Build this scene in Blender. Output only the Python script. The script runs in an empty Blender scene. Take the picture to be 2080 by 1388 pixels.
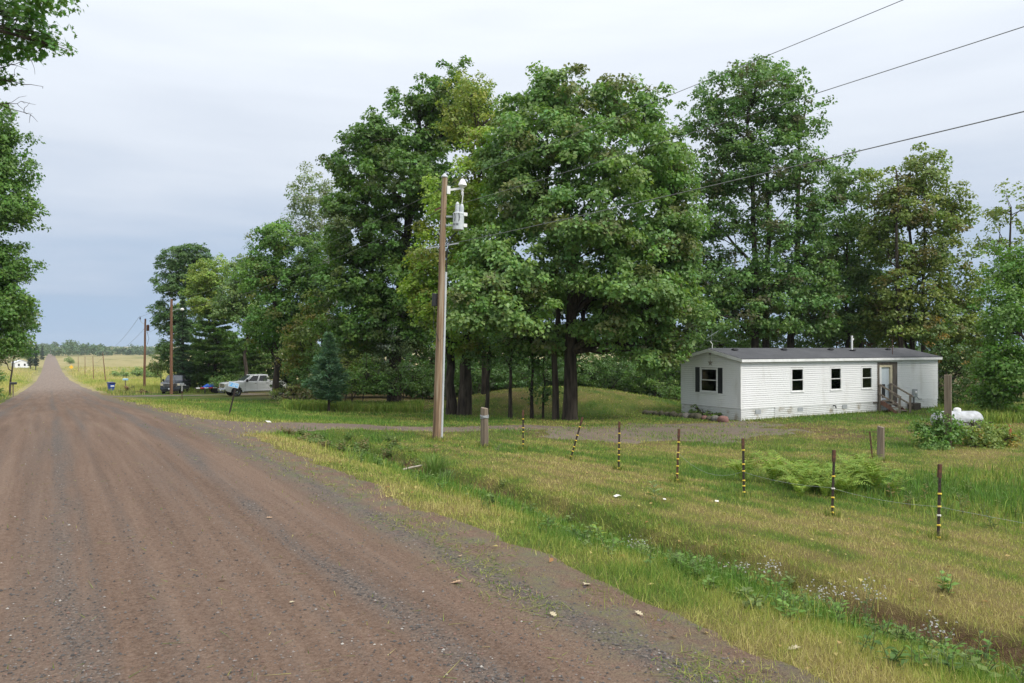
import bpy, bmesh, math, random
import numpy as np
from mathutils import Vector, Matrix

R = math.radians
rng = np.random.default_rng(11)
random.seed(5)
HAZE = True
scene = bpy.context.scene
COL = scene.collection

# ------------------------------------------------------------------ camera
CAMZ = 2.45            # metres above the road
YAW = R(30.4)          # the camera looks 30 degrees to the right of the road
FPX, CX, HY = 1600.0, 1040.0, 705.0
SY, CY = math.sin(YAW), math.cos(YAW)
cam_d = bpy.data.cameras.new('camera')
cam = bpy.data.objects.new('camera', cam_d); COL.objects.link(cam)
cam_d.sensor_width = 36.0; cam_d.lens = 36.0 * FPX / 2080.0
cam_d.clip_start = 0.1; cam_d.clip_end = 9000
cam.location = (0, 0, CAMZ)
cam.rotation_euler = (R(90.394), 0, -YAW)
scene.camera = cam
scene.cycles.max_bounces = 6; scene.cycles.diffuse_bounces = 2; scene.cycles.glossy_bounces = 2; scene.cycles.transmission_bounces = 4; scene.cycles.transparent_max_bounces = 6; scene.cycles.volume_bounces = 0

# ------------------------------------------------------------------ sky: high overcast
SUN_EL, SUN_AZ = R(45), R(160)       # soft light from behind and right of the camera
world = bpy.data.worlds.new('World'); scene.world = world; world.use_nodes = True
nt = world.node_tree; nt.nodes.clear()
def wn(t, **kw):
    n = nt.nodes.new(t)
    for k, v in kw.items(): setattr(n, k, v)
    return n
out = wn('ShaderNodeOutputWorld'); bg = wn('ShaderNodeBackground'); tc = wn('ShaderNodeTexCoord')
sky = wn('ShaderNodeTexSky', sky_type='NISHITA', sun_disc=False)
sky.sun_elevation = SUN_EL; sky.sun_rotation = SUN_AZ; sky.air_density = 1.0; sky.dust_density = 3.0
skys = wn('ShaderNodeMixRGB', blend_type='MULTIPLY'); skys.inputs[0].default_value = 1
skys.inputs[2].default_value = (0.1, 0.1, 0.1, 1)
nt.links.new(sky.outputs[0], skys.inputs[1])
sep = wn('ShaderNodeSeparateXYZ'); nt.links.new(tc.outputs['Generated'], sep.inputs[0])
mp = wn('ShaderNodeMapping'); mp.inputs['Scale'].default_value = (1.5, 1.5, 10.0)
nt.links.new(tc.outputs['Generated'], mp.inputs[0])
nz = wn('ShaderNodeTexNoise'); nz.inputs['Scale'].default_value = 2.2; nz.inputs['Detail'].default_value = 5
nt.links.new(mp.outputs[0], nz.inputs['Vector'])
ma = wn('ShaderNodeMath', operation='MULTIPLY_ADD'); ma.inputs[1].default_value = 0.19; ma.inputs[2].default_value = -0.10
nt.links.new(nz.outputs[0], ma.inputs[0])
ad = wn('ShaderNodeMath', operation='ADD'); nt.links.new(sep.outputs[2], ad.inputs[0]); nt.links.new(ma.outputs[0], ad.inputs[1])
rp = wn('ShaderNodeValToRGB'); nt.links.new(ad.outputs[0], rp.inputs[0])
e = rp.color_ramp.elements
e[0].position = 0.0; e[0].color = (.285, .39, .53, 1)
e[1].position = 1.0; e[1].color = (1.15, 1.17, 1.20, 1)
for p, c in ((.07, (.30, .385, .51, 1)), (.14, (.41, .47, .565, 1)), (.22, (.52, .565, .635, 1)), (.36, (.64, .68, .735, 1)), (.6, (.88, .91, .95, 1))):
    x = e.new(p); x.color = c
mixs = wn('ShaderNodeMixRGB'); mixs.inputs[0].default_value = 0.95
nt.links.new(skys.outputs[0], mixs.inputs[1]); nt.links.new(rp.outputs[0], mixs.inputs[2])
nt.links.new(mixs.outputs[0], bg.inputs[0]); bg.inputs[1].default_value = 1.0
nt.links.new(bg.outputs[0], out.inputs[0])

sun_d = bpy.data.lights.new('sun', 'SUN'); sun_d.energy = 2.0; sun_d.angle = R(18); sun_d.color = (1, .96, .9)
sun = bpy.data.objects.new('sun', sun_d); COL.objects.link(sun)
sd = Vector((math.sin(SUN_AZ) * math.cos(SUN_EL), math.cos(SUN_AZ) * math.cos(SUN_EL), math.sin(SUN_EL)))
sun.rotation_euler = sd.to_track_quat('Z', 'Y').to_euler()
scene.view_settings.view_transform = 'Standard'; scene.view_settings.look = 'None'
scene.view_settings.exposure = 0.56; scene.view_settings.gamma = 1.0
scene.view_settings.use_curve_mapping = False

# ------------------------------------------------------------------ helpers
def W(px, Y):
    """a column of the photograph at depth Y metres -> world X (right of road), T (along road)"""
    xc = (px - CX) / FPX * Y
    return CY * xc + SY * Y, -SY * xc + CY * Y
def zp(py, Y): return CAMZ - (py - HY) / FPX * Y
def depth(X, T): return SY * X + CY * T

def vnoise(x, y, seed=0):
    x = np.asarray(x, float); y = np.asarray(y, float)
    xi = np.floor(x).astype(np.int64); yi = np.floor(y).astype(np.int64)
    fx = x - xi; fy = y - yi
    fx = fx * fx * (3 - 2 * fx); fy = fy * fy * (3 - 2 * fy)
    def h(a, b):
        n = (a * 374761393 + b * 668265263 + seed * 1442695041) & 0xffffffff
        n = ((n ^ (n >> 13)) * 1274126177) & 0xffffffff
        n = n ^ (n >> 16)
        return (n & 0xffff) / 65535.0
    return (h(xi, yi) * (1 - fx) + h(xi + 1, yi) * fx) * (1 - fy) + (h(xi, yi + 1) * (1 - fx) + h(xi + 1, yi + 1) * fx) * fy
def fbm(x, y, seed=0, o=3):
    v = 0; a = .5; s = 0
    for i in range(o):
        v = v + a * vnoise(np.asarray(x) * 2 ** i, np.asarray(y) * 2 ** i, seed + i * 17); s += a; a *= .5
    return v / s
def sstep(a, b, x):
    u = np.clip((np.asarray(x, float) - a) / (b - a), 0, 1); return u * u * (3 - 2 * u)

def tag(o, label=None, cat=None, group=None, kind=None):
    if label: o['label'] = label
    if cat: o['category'] = cat
    if group: o['group'] = group
    if kind: o['kind'] = kind
    return o
def link(name, me, mat=None, parent=None, loc=None, rot=None):
    o = bpy.data.objects.new(name, me); COL.objects.link(o)
    if me is not None and mat is not None and len(me.materials) == 0: me.materials.append(mat)
    if parent is not None: o.parent = parent
    if loc is not None: o.location = loc
    if rot is not None: o.rotation_euler = rot
    return o
def empty(name, loc=(0, 0, 0), rz=0.0):
    o = bpy.data.objects.new(name, None); COL.objects.link(o); o.location = loc; o.rotation_euler = (0, 0, rz)
    o.empty_display_size = .2
    return o
def copy_tree(o, parent=None):
    c = o.copy(); COL.objects.link(c); c.parent = parent
    for ch in list(o.children): copy_tree(ch, c)
    return c

def tri_mesh(name, V, F, col=None, smooth=False):
    me = bpy.data.meshes.new(name)
    V = np.asarray(V, np.float32); F = np.asarray(F, np.int32)
    me.vertices.add(len(V)); me.vertices.foreach_set('co', V.ravel())
    me.loops.add(F.size); me.loops.foreach_set('vertex_index', F.ravel())
    me.polygons.add(len(F)); me.polygons.foreach_set('loop_start', np.arange(0, F.size, F.shape[1], dtype=np.int32))
    if smooth: me.polygons.foreach_set('use_smooth', np.ones(len(F), bool))
    if col is not None:
        a = me.attributes.new('col', 'FLOAT_COLOR', 'POINT')
        c = np.ones((len(V), 4), np.float32); c[:, :3] = col
        a.data.foreach_set('color', c.ravel())
    me.update(calc_edges=True)
    return me

class MB:
    """collects shapes for ONE mesh"""
    def __init__(s): s.v = []; s.f = []
    def add(s, vs, fs):
        b = len(s.v); s.v += [tuple(v) for v in vs]; s.f += [tuple(i + b for i in f) for f in fs]; return s
    def box(s, x0, x1, y0, y1, z0, z1, M=None):
        vs = [Vector(p) for p in ((x0,y0,z0),(x1,y0,z0),(x1,y1,z0),(x0,y1,z0),(x0,y0,z1),(x1,y0,z1),(x1,y1,z1),(x0,y1,z1))]
        if M is not None: vs = [M @ v for v in vs]
        return s.add(vs, [(0,3,2,1),(4,5,6,7),(0,1,5,4),(1,2,6,5),(2,3,7,6),(3,0,4,7)])
    def bar(s, a, b, w, h=None):
        """square bar from a to b"""
        a = Vector(a); b = Vector(b); d = (b - a); L = d.length; q = d.to_track_quat('Z', 'Y')
        h = h or w
        M = Matrix.Translation(a) @ q.to_matrix().to_4x4()
        return s.box(-w/2, w/2, -h/2, h/2, 0, L, M)
    def tube(s, pts, rad, n=8, cap=True):
        pts = [Vector(p) for p in pts]
        if not hasattr(rad, '__len__'): rad = [rad] * len(pts)
        b = len(s.v); prev = None
        for i, p in enumerate(pts):
            d = (pts[min(i+1, len(pts)-1)] - pts[max(i-1, 0)])
            d = d.normalized() if d.length > 1e-9 else Vector((0,0,1))
            if prev is None:
                u = d.cross(Vector((1,0,0))) if abs(d.x) < .8 else d.cross(Vector((0,1,0)))
            else: u = prev - d * prev.dot(d)
            u.normalize(); prev = u; w = d.cross(u)
            for k in range(n):
                t = 2 * math.pi * k / n
                s.v.append(tuple(p + (u * math.cos(t) + w * math.sin(t)) * rad[i]))
        for i in range(len(pts) - 1):
            for k in range(n):
                a0 = b + i*n + k; a1 = b + i*n + (k+1) % n
                s.f.append((a0, a1, a1 + n, a0 + n))
        if cap:
            s.f.append(tuple(b + k for k in reversed(range(n)))); s.f.append(tuple(b + (len(pts)-1)*n + k for k in range(n)))
        return s
    def lathe(s, prof, n=16, M=None):
        """prof: (r, z) pairs"""
        b = len(s.v)
        for r, z in prof:
            for k in range(n):
                t = 2*math.pi*k/n; v = Vector((r*math.cos(t), r*math.sin(t), z))
                s.v.append(tuple(M @ v if M is not None else v))
        for i in range(len(prof)-1):
            for k in range(n):
                a0 = b+i*n+k; a1 = b+i*n+(k+1) % n
                s.f.append((a0, a1, a1+n, a0+n))
        s.f.append(tuple(b+k for k in reversed(range(n)))); s.f.append(tuple(b+(len(prof)-1)*n+k for k in range(n)))
        return s
    def prism(s, poly, y0, y1, M=None):
        """poly in (x, z), extruded from y0 to y1"""
        n = len(poly)
        vs = [Vector((x, y0, z)) for x, z in poly] + [Vector((x, y1, z)) for x, z in poly]
        if M is not None: vs = [M @ v for v in vs]
        return s.add(vs, [tuple(range(n)), tuple(range(2*n-1, n-1, -1))] + [(i, i+n, (i+1) % n + n, (i+1) % n) for i in range(n)])
    def build(s, name, mat, parent=None, loc=None, rot=None, smooth=False, bevel=0, weld=False):
        me = bpy.data.meshes.new(name); me.from_pydata(s.v, [], s.f)
        bm = bmesh.new(); bm.from_mesh(me)
        bmesh.ops.recalc_face_normals(bm, faces=bm.faces)
        if bevel:
            bmesh.ops.bevel(bm, geom=[e for e in bm.edges if len(e.link_faces) == 2 and e.calc_face_angle(0) > .5],
                            offset=bevel, segments=2, affect='EDGES', profile=.6)
        bm.to_mesh(me); bm.free()
        if smooth:
            me.polygons.foreach_set('use_smooth', np.ones(len(me.polygons), bool))
            me.update()
            try: me.set_sharp_from_angle(angle=R(40))
            except Exception: pass
        return link(name, me, mat, parent, loc, rot)

# ------------------------------------------------------------------ materials
def mat_new(name):
    m = bpy.data.materials.new(name); m.use_nodes = True
    n = m.node_tree; n.nodes.clear()
    o = n.nodes.new('ShaderNodeOutputMaterial'); p = n.nodes.new('ShaderNodeBsdfPrincipled')
    n.links.new(p.outputs[0], o.inputs[0])
    return m, n, p, o
def ramp(n, src, stops):
    r = n.nodes.new('ShaderNodeValToRGB'); n.links.new(src, r.inputs[0])
    e = r.color_ramp.elements
    e[0].position, e[0].color = stops[0][0], (*stops[0][1], 1)
    e[1].position, e[1].color = stops[-1][0], (*stops[-1][1], 1)
    for p, c in stops[1:-1]:
        x = e.new(p); x.color = (*c, 1)
    return r.outputs[0]
def noise(n, scale, detail=4, mapscale=None, rough=.55, coord='Object'):
    t = n.nodes.new('ShaderNodeTexCoord'); src = t.outputs[coord]
    if mapscale:
        m = n.nodes.new('ShaderNodeMapping'); m.inputs['Scale'].default_value = mapscale
        n.links.new(src, m.inputs[0]); src = m.outputs[0]
    z = n.nodes.new('ShaderNodeTexNoise'); z.inputs['Scale'].default_value = scale
    z.inputs['Detail'].default_value = detail; z.inputs['Roughness'].default_value = rough
    n.links.new(src, z.inputs['Vector'])
    return z.outputs[0]
def mixc(n, fac, a, b, mode='MIX'):
    m = n.nodes.new('ShaderNodeMixRGB'); m.blend_type = mode
    for i, v in ((0, fac), (1, a), (2, b)):
        if hasattr(v, 'is_linked') or isinstance(v, bpy.types.NodeSocket): n.links.new(v, m.inputs[i])
        elif i == 0: m.inputs[0].default_value = v
        else: m.inputs[i].default_value = (*v, 1)
    return m.outputs[0]
def math_(n, op, a, b=None):
    m = n.nodes.new('ShaderNodeMath'); m.operation = op
    for i, v in ((0, a), (1, b)):
        if v is None: continue
        if isinstance(v, bpy.types.NodeSocket): n.links.new(v, m.inputs[i])
        else: m.inputs[i].default_value = v
    return m.outputs[0]
def bump(n, p, h, strength=.4, dist=.02):
    b = n.nodes.new('ShaderNodeBump'); b.inputs['Strength'].default_value = strength; b.inputs['Distance'].default_value = dist
    n.links.new(h, b.inputs['Height']); n.links.new(b.outputs[0], p.inputs['Normal'])
def simple(name, c1, c2=None, rough=.6, scale=6, metal=0, mapscale=None, bmp=0, spec=.5, detail=5):
    m, n, p, o = mat_new(name)
    p.inputs['Roughness'].default_value = rough; p.inputs['Metallic'].default_value = metal
    p.inputs['Specular IOR Level'].default_value = spec
    if c2 is None: c2 = tuple(c * .8 for c in c1)
    z = noise(n, scale, detail, mapscale)
    n.links.new(ramp(n, z, [(.35, c2), (.65, c1)]), p.inputs['Base Color'])
    if bmp: bump(n, p, z, bmp, .01)
    return m
def leaf_mat(name, transl=.28, rough=.48, spec=.35):
    m, n, p, o = mat_new(name)
    a = n.nodes.new('ShaderNodeAttribute'); a.attribute_name = 'col'
    n.links.new(a.outputs['Color'], p.inputs['Base Color'])
    p.inputs['Roughness'].default_value = rough; p.inputs['Specular IOR Level'].default_value = spec
    t = n.nodes.new('ShaderNodeBsdfTranslucent'); n.links.new(mixc(n, 1.0, a.outputs['Color'], (1.15, 1.25, .6), 'MULTIPLY'), t.inputs[0])
    x = n.nodes.new('ShaderNodeMixShader'); x.inputs[0].default_value = transl
    n.links.new(p.outputs[0], x.inputs[1]); n.links.new(t.outputs[0], x.inputs[2]); n.links.new(x.outputs[0], o.inputs[0])
    return m
M = {}
M['leaf'] = leaf_mat('leaf', .36, .45, .4)
M['needle'] = leaf_mat('needle', .15, .55, .25)
M['grass'] = leaf_mat('grass_blade', .25, .6, .2)
M['petal'] = leaf_mat('petal', .3, .6, .2)
def bark(name, c1, c2, sc=7):
    m, n, p, o = mat_new(name); p.inputs['Roughness'].default_value = .9; p.inputs['Specular IOR Level'].default_value = .2
    z = noise(n, sc, 6, (1, 1, .14)); n.links.new(ramp(n, z, [(.36, c2), (.62, c1)]), p.inputs['Base Color']); bump(n, p, z, .9, .05)
    return m
M['bark'] = bark('bark_grey_brown', (.085, .068, .052), (.022, .018, .014))
M['bark_light'] = bark('bark_pale', (.20, .175, .145), (.07, .058, .046))
def birch():
    m, n, p, o = mat_new('bark_birch'); p.inputs['Roughness'].default_value = .75
    z = noise(n, 5, 4, (1, 1, 3.5)); n.links.new(ramp(n, z, [(.36, (.05, .045, .04)), (.45, (.55, .53, .49)), (.7, (.68, .66, .62))]), p.inputs['Base Color'])
    return m
M['birch'] = birch()
def poles(name, a, b, c):
    m, n, p, o = mat_new(name); p.inputs['Roughness'].default_value = .85; p.inputs['Specular IOR Level'].default_value = .2
    z = noise(n, 11, 6, (1, 1, .035), .65); k = noise(n, .55, 3, (1, 1, .6))
    c1 = ramp(n, z, [(.38, c), (.50, a), (.60, b)])
    n.links.new(mixc(n, math_(n, 'MULTIPLY', k, .5), c1, tuple(x * .8 for x in b)), p.inputs['Base Color']); bump(n, p, z, .6, .02)
    return m
M['pole_wood'] = poles('weathered_pole_wood', (.25, .155, .088), (.36, .285, .205), (.095, .052, .03))
M['pole_brown'] = poles('brown_pole_wood', (.17, .085, .048), (.21, .12, .075), (.07, .035, .02))
M['post_wood'] = poles('grey_post_wood', (.20, .155, .11), (.27, .23, .18), (.085, .062, .045))
M['step_wood'] = poles('weathered_step_wood', (.26, .21, .16), (.31, .27, .22), (.10, .08, .06))
M['plank_red'] = simple('faded_red_wood', (.23, .11, .07), (.13, .07, .05), .85, 9, mapscale=(1, 1, .2))
M['plywood'] = simple('weathered_grey_plywood', (.19, .165, .14), (.075, .06, .05), .9, 6, mapscale=(3, 3, .25), bmp=.3, spec=.2)
M['metal_grey'] = simple('galvanised_metal', (.42, .44, .45), (.32, .34, .35), .45, 8, .35)
M['conduit'] = simple('pale_grey_plastic', (.52, .54, .56), (.44, .46, .48), .5, 5)
M['tf_grey'] = simple('transformer_grey_paint', (.56, .59, .60), (.46, .49, .51), .45, 6)
M['porcelain'] = simple('white_porcelain', (.80, .80, .78), (.72, .72, .70), .2, 6)
M['black'] = simple('black_plastic', (.016, .016, .018), (.010, .010, .012), .5, 8)
M['black_paint'] = simple('black_shutter_paint', (.018, .02, .024), (.011, .012, .015), .45, 5)
M['cable'] = simple('black_cable', (.02, .02, .022), (.012, .012, .014), .6, 8)
M['wire'] = simple('aluminium_line_wire', (.16, .165, .17), (.11, .115, .12), .5, 5, .3)
M['rust'] = simple('rusty_steel', (.14, .055, .03), (.045, .025, .018), .85, 16)
M['post_steel'] = simple('dark_rusted_post_steel', (.05, .032, .024), (.022, .017, .015), .8, 18)
M['ins'] = simple('yellow_insulator_plastic', (.85, .62, .09), (.70, .50, .06), .45, 30)
M['ins_w'] = simple('white_insulator_plastic', (.82, .80, .74), (.7, .68, .6), .45, 30)
M['white_paint'] = simple('white_trim_paint', (.80, .80, .79), (.66, .66, .64), .45, 3)
M['cream'] = simple('cream_jamb_paint', (.62, .55, .38), (.5, .44, .3), .6, 4)
M['door_paint'] = simple('pale_door_paint', (.60, .66, .70), (.52, .58, .62), .4, 3)
M['tank'] = simple('white_tank_paint', (.48, .50, .53), (.28, .29, .29), .55, 4, detail=8)
M['stone_r'] = simple('reddish_field_stone', (.24, .12, .10), (.13, .07, .06), .85, 5, bmp=.4)
M['stone_g'] = simple('grey_field_stone', (.19, .18, .16), (.10, .09, .075), .85, 6, bmp=.4)
M['stone_b'] = simple('mossy_brown_stone', (.11, .095, .06), (.05, .05, .03), .9, 6, bmp=.4)
M['blue_bin'] = simple('blue_bin_plastic', (.02, .07, .34), (.014, .05, .26), .4, 4)
M['dark_blue'] = simple('dark_blue_plastic', (.012, .02, .12), (.01, .015, .09), .4, 4)
M['label_w'] = simple('white_sticker', (.75, .78, .80), (.66, .70, .72), .5, 5)
M['tarp'] = simple('blue_tarp', (.02, .13, .62), (.012, .085, .48), .45, 7)
M['refl_r'] = simple('red_reflective_tape', (.55, .05, .03), (.45, .04, .02), .35, 9)
M['refl_w'] = simple('white_reflective_tape', (.8, .8, .8), (.7, .7, .7), .35, 9)
M['mailblue'] = simple('light_blue_mailbox', (.30, .50, .62), (.25, .43, .54), .45, 5)
M['sign_yellow'] = simple('yellow_sign', (.85, .48, .03), (.75, .42, .02), .5, 4)
M['sign_blue'] = simple('blue_number_sheet', (.16, .46, .80), (.13, .40, .72), .45, 4)
M['silver'] = simple('silver_car_paint', (.66, .67, .66), (.60, .61, .60), .25, 2, 0)
M['darkcar'] = simple('dark_grey_car_paint', (.055, .065, .08), (.045, .05, .065), .22, 2, .4)
M['tyre'] = simple('tyre_rubber', (.02, .02, .02), (.013, .013, .013), .85, 12)
M['chrome'] = simple('chrome', (.6, .61, .62), (.5, .5, .52), .2, 4, .9)
M['car_glass'] = simple('tinted_car_glass', (.012, .014, .016), (.009, .01, .012), .06, 2)
M['sky_glass'] = simple('windscreen_glass', (.05, .06, .07), (.04, .05, .06), .05, 2)
M['lamp'] = simple('headlamp_glass', (.55, .50, .38), (.40, .36, .26), .15, 6)
M['curtain'] = simple('tan_curtain', (.38, .30, .16), (.25, .2, .1), .9, 4, mapscale=(6, 6, .4))
M['curtain_g'] = simple('grey_green_curtain', (.16, .19, .17), (.10, .12, .11), .9, 4, mapscale=(6, 6, .4))
M['inside'] = simple('dim_interior_paint', (.18, .16, .14), (.14, .12, .10), .9, 2)
M['star'] = simple('rusty_tin_star', (.34, .30, .26), (.22, .18, .15), .6, 14, .3)
M['leaf_tan'] = simple('dry_oak_leaf', (.48, .33, .20), (.34, .21, .12), .7, 25)
M['leaf_pale'] = simple('pale_fallen_leaf', (.50, .44, .30), (.38, .32, .2), .7, 25)
M['litter'] = simple('white_paper_scrap', (.72, .71, .66), (.58, .56, .5), .8, 15)
M['far_white'] = simple('far_white_siding', (.78, .79, .80), (.7, .71, .72), .5, 2)
M['far_roof'] = simple('far_pale_roof', (.62, .64, .66), (.55, .57, .58), .6, 2)
M['deadwood'] = simple('bleached_branch', (.42, .38, .32), (.28, .25, .2), .85, 10, mapscale=(1, 1, .3))
M['orange_rust'] = simple('orange_primer', (.42, .12, .05), (.3, .08, .035), .8, 12)
M['cardboard'] = simple('dark_crate_wood', (.085, .07, .055), (.045, .038, .03), .9, 8, mapscale=(1, 1, 6))

def shingle():
    m, n, p, o = mat_new('grey_shingle_roof'); p.inputs['Roughness'].default_value = .9; p.inputs['Specular IOR Level'].default_value = .25
    z = noise(n, 1.3, 6); s = noise(n, 30, 3, (.35, 1, 1))
    c = ramp(n, z, [(.35, (.060, .063, .070)), (.68, (.092, .096, .104))])
    n.links.new(mixc(n, .35, c, ramp(n, s, [(.35, (.05, .05, .055)), (.7, (.13, .13, .135))])), p.inputs['Base Color']); bump(n, p, s, .4, .01)
    return m
M['shingle'] = shingle()
def siding():
    m, n, p, o = mat_new('white_vinyl_siding'); p.inputs['Roughness'].default_value = .42
    g = n.nodes.new('ShaderNodeNewGeometry'); mpn = n.nodes.new('ShaderNodeMapping'); mpn.inputs['Scale'].default_value = (1, 1, .3)
    n.links.new(g.outputs['Position'], mpn.inputs[0])
    z = n.nodes.new('ShaderNodeTexNoise'); z.inputs['Scale'].default_value = 1.6; z.inputs['Detail'].default_value = 6; n.links.new(mpn.outputs[0], z.inputs['Vector'])
    n.links.new(ramp(n, z.outputs[0], [(.25, (.68, .67, .64)), (.42, (.81, .81, .80)), (.8, (.84, .84, .84))]), p.inputs['Base Color'])
    return m
M['siding'] = siding()
def skirt():
    m, n, p, o = mat_new('ribbed_skirting_metal'); p.inputs['Roughness'].default_value = .42; p.inputs['Metallic'].default_value = .15
    g = n.nodes.new('ShaderNodeNewGeometry'); z = n.nodes.new('ShaderNodeTexNoise'); z.inputs['Scale'].default_value = 2.3; z.inputs['Detail'].default_value = 7
    n.links.new(g.outputs['Position'], z.inputs['Vector'])
    n.links.new(ramp(n, z.outputs[0], [(.30, (.45, .41, .34)), (.40, (.72, .72, .70)), (.75, (.82, .83, .83))]), p.inputs['Base Color'])
    return m
M['skirt'] = skirt()
def glass():
    m, n, p, o = mat_new('window_glass')
    n.nodes.remove(p)
    t = n.nodes.new('ShaderNodeBsdfTransparent'); t.inputs[0].default_value = (.72, .78, .76, 1)
    g = n.nodes.new('ShaderNodeBsdfGlossy'); g.inputs['Roughness'].default_value = .03
    f = n.nodes.new('ShaderNodeFresnel'); f.inputs[0].default_value = 1.5
    x = n.nodes.new('ShaderNodeMixShader'); n.links.new(f.outputs[0], x.inputs[0]); n.links.new(t.outputs[0], x.inputs[1]); n.links.new(g.outputs[0], x.inputs[2])
    n.links.new(x.outputs[0], o.inputs[0]); return m
M['glass'] = glass()
# ------------------------------------------------------------------ the lie of the land
_kt = [-400, -60, 0, 18, 28, 50, 69, 80, 143, 260, 394, 613, 900, 1415, 2100, 3500]
_kz = [1.5, .1, 0, 0, -.12, -.92, -1.72, -2.1, -4.1, -7.1, -8.4, -7.8, -7.6, -8.2, -2.5, 4]
_tt = np.arange(-400, 3500, 1.0); _zz = np.interp(_tt, _kt, _kz)
_k = np.hanning(19); _k /= _k.sum(); _zs = np.convolve(np.pad(_zz, 9, mode='edge'), _k, 'valid')
def zroad(T): return np.interp(T, _tt, _zs)
DX = [-400, -60, -12, -7, -5, -3.2, -3, 4.9, 5.6, 6.6, 7.6, 8.15, 8.45, 8.70, 9.4, 10.5, 12.75, 16, 22, 30, 60, 400]
DZ = [1.5, .4, 0, -.15, -.3, -.05, 0, 0, -.08, -.30, -.62, -.82, -.81, -.58, -.53, -.57, -.74, -.9, -1.08, -1.13, -1.1, .5]
SX = [-400, -60, -12, -7, -5, -3.2, -3, 4.9, 8, 12.75, 22, 30, 60, 400]
SZ = [1.5, .4, 0, -.15, -.3, -.05, 0, 0, -.22, -.58, -.94, -1.08, -1.1, .5]
HX, HT, HZ = 29.7, 28.1, -1.24
MX, MT = W(1130, 49.5)
def terrain(X, T):
    X = np.asarray(X, float); T = np.asarray(T, float)
    wob = .34 * (fbm(T * .5, X * 0, 3) - .5) * sstep(5, 7, X) * sstep(11, 9.5, X)
    a = np.interp(X + wob * 2, DX, DZ); b = np.interp(X, SX, SZ)
    w = sstep(24.0, 26.3, T)
    k = 1 - .8 * sstep(38, 75, T)
    off = np.where(X < 0, a, a * (1 - w) + b * w) * np.where(X > 4, k, 1)
    z = zroad(T) + off
    # the level pad of the home
    dx = np.maximum(np.maximum(HX - 1 - X, X - HX - 18), 0); dt = np.maximum(np.maximum(HT - 2 - T, T - HT - 6), 0)
    hm = sstep(5, 0, np.hypot(dx, dt)); z = z * (1 - hm) + HZ * hm
    # grassed drain-field mound
    du = ((X - MX) * CY - (T - MT) * SY) / 11.0; dv = ((X - MX) * SY + (T - MT) * CY) / 6.2
    r = np.clip(np.sqrt(du ** 2 + dv ** 2), 0, 1)
    z = z + 1.55 * (.5 + .5 * np.cos(np.pi * r ** 1.25))
    # unevenness away from the road
    off_road = sstep(4.8, 7, X) + sstep(-3, -5, X)
    z = z + off_road * (.10 * (fbm(X * .35, T * .35, 5) - .5) + .05 * (fbm(X * 1.7, T * 1.7, 9) - .5)) * (1 - .8 * hm)
    return z
def tz(X, T): return float(terrain(X, T))
def at(px, Y): X, T = W(px, Y); return (X, T, tz(X, T))

def road_d(X, T):      # > 0 on the road
    X = np.asarray(X, float); n = (fbm(np.asarray(T) * .45, X * .3, 21) - .5) * .9 + (fbm(np.asarray(T) * 2.2, X * 2, 22) - .5) * .35
    right = 4.75 - X + n * (1.0); left = X + 3.05 + n * .5
    return np.minimum(left, right)
def drive_d(X, T):
    X = np.asarray(X, float); T = np.asarray(T, float)
    n = (fbm(X * .6, T * .6, 31) - .5) * 1.2 + (fbm(X * 2.3, T * 2.3, 32) - .5) * .5
    hw = 1.25 + 3.0 * np.exp(-np.maximum(X - 4.6, 0) / 1.9)
    cen = 28.0 - .6 * np.exp(-np.maximum(X - 4.6, 0) / 3) - 1.2 * sstep(15, 24, X)
    a = np.minimum(hw - np.abs(T - cen), np.minimum(X - 3.5, 30 - X)) + n * .45
    yard = 1 - np.hypot((X - 22.6) / 6.0, (T - 25.0) / 2.9); yard = yard * 2.2 + n * 2.0
    return np.maximum(a, yard)
def farm_d(X, T):      # the neighbour's gravel drive
    return 1.3 - np.abs(np.asarray(T) - 83.5 + .12 * (np.asarray(X) - 5)) + (fbm(np.asarray(X) * .5, np.asarray(T) * .5, 41) - .5) * .5 + np.minimum(0, np.asarray(X) - 4) + np.minimum(0, 30 - np.asarray(X))

def graded(lo, hi, a, b, step, g=1.09):
    m = list(np.arange(a, b + 1e-6, step)); s = step; x = a
    L = []
    while x > lo: s *= g; x -= s; L.append(x)
    s = step; x = b; H = []
    while x < hi: s *= g; x += s; H.append(x)
    return np.array(L[::-1] + m + H)
def grid(xs, ts, zf, name, smooth=True, keep=None):
    XX, TT = np.meshgrid(xs, ts); Z = zf(XX, TT); nx, nt_ = len(xs), len(ts)
    V = np.stack([XX, TT, Z], -1).reshape(-1, 3)
    i = np.arange((nt_ - 1) * (nx - 1)); r = i // (nx - 1); c = i % (nx - 1); b = r * nx + c
    F = np.stack([b, b + 1, b + nx + 1, b + nx], 1)
    if keep is not None:
        K = keep(XX, TT).reshape(-1); F = F[K[F].any(1)]
        u = np.unique(F); mp_ = -np.ones(len(V), int); mp_[u] = np.arange(len(u)); V = V[u]; F = mp_[F]
    return V, F

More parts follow.
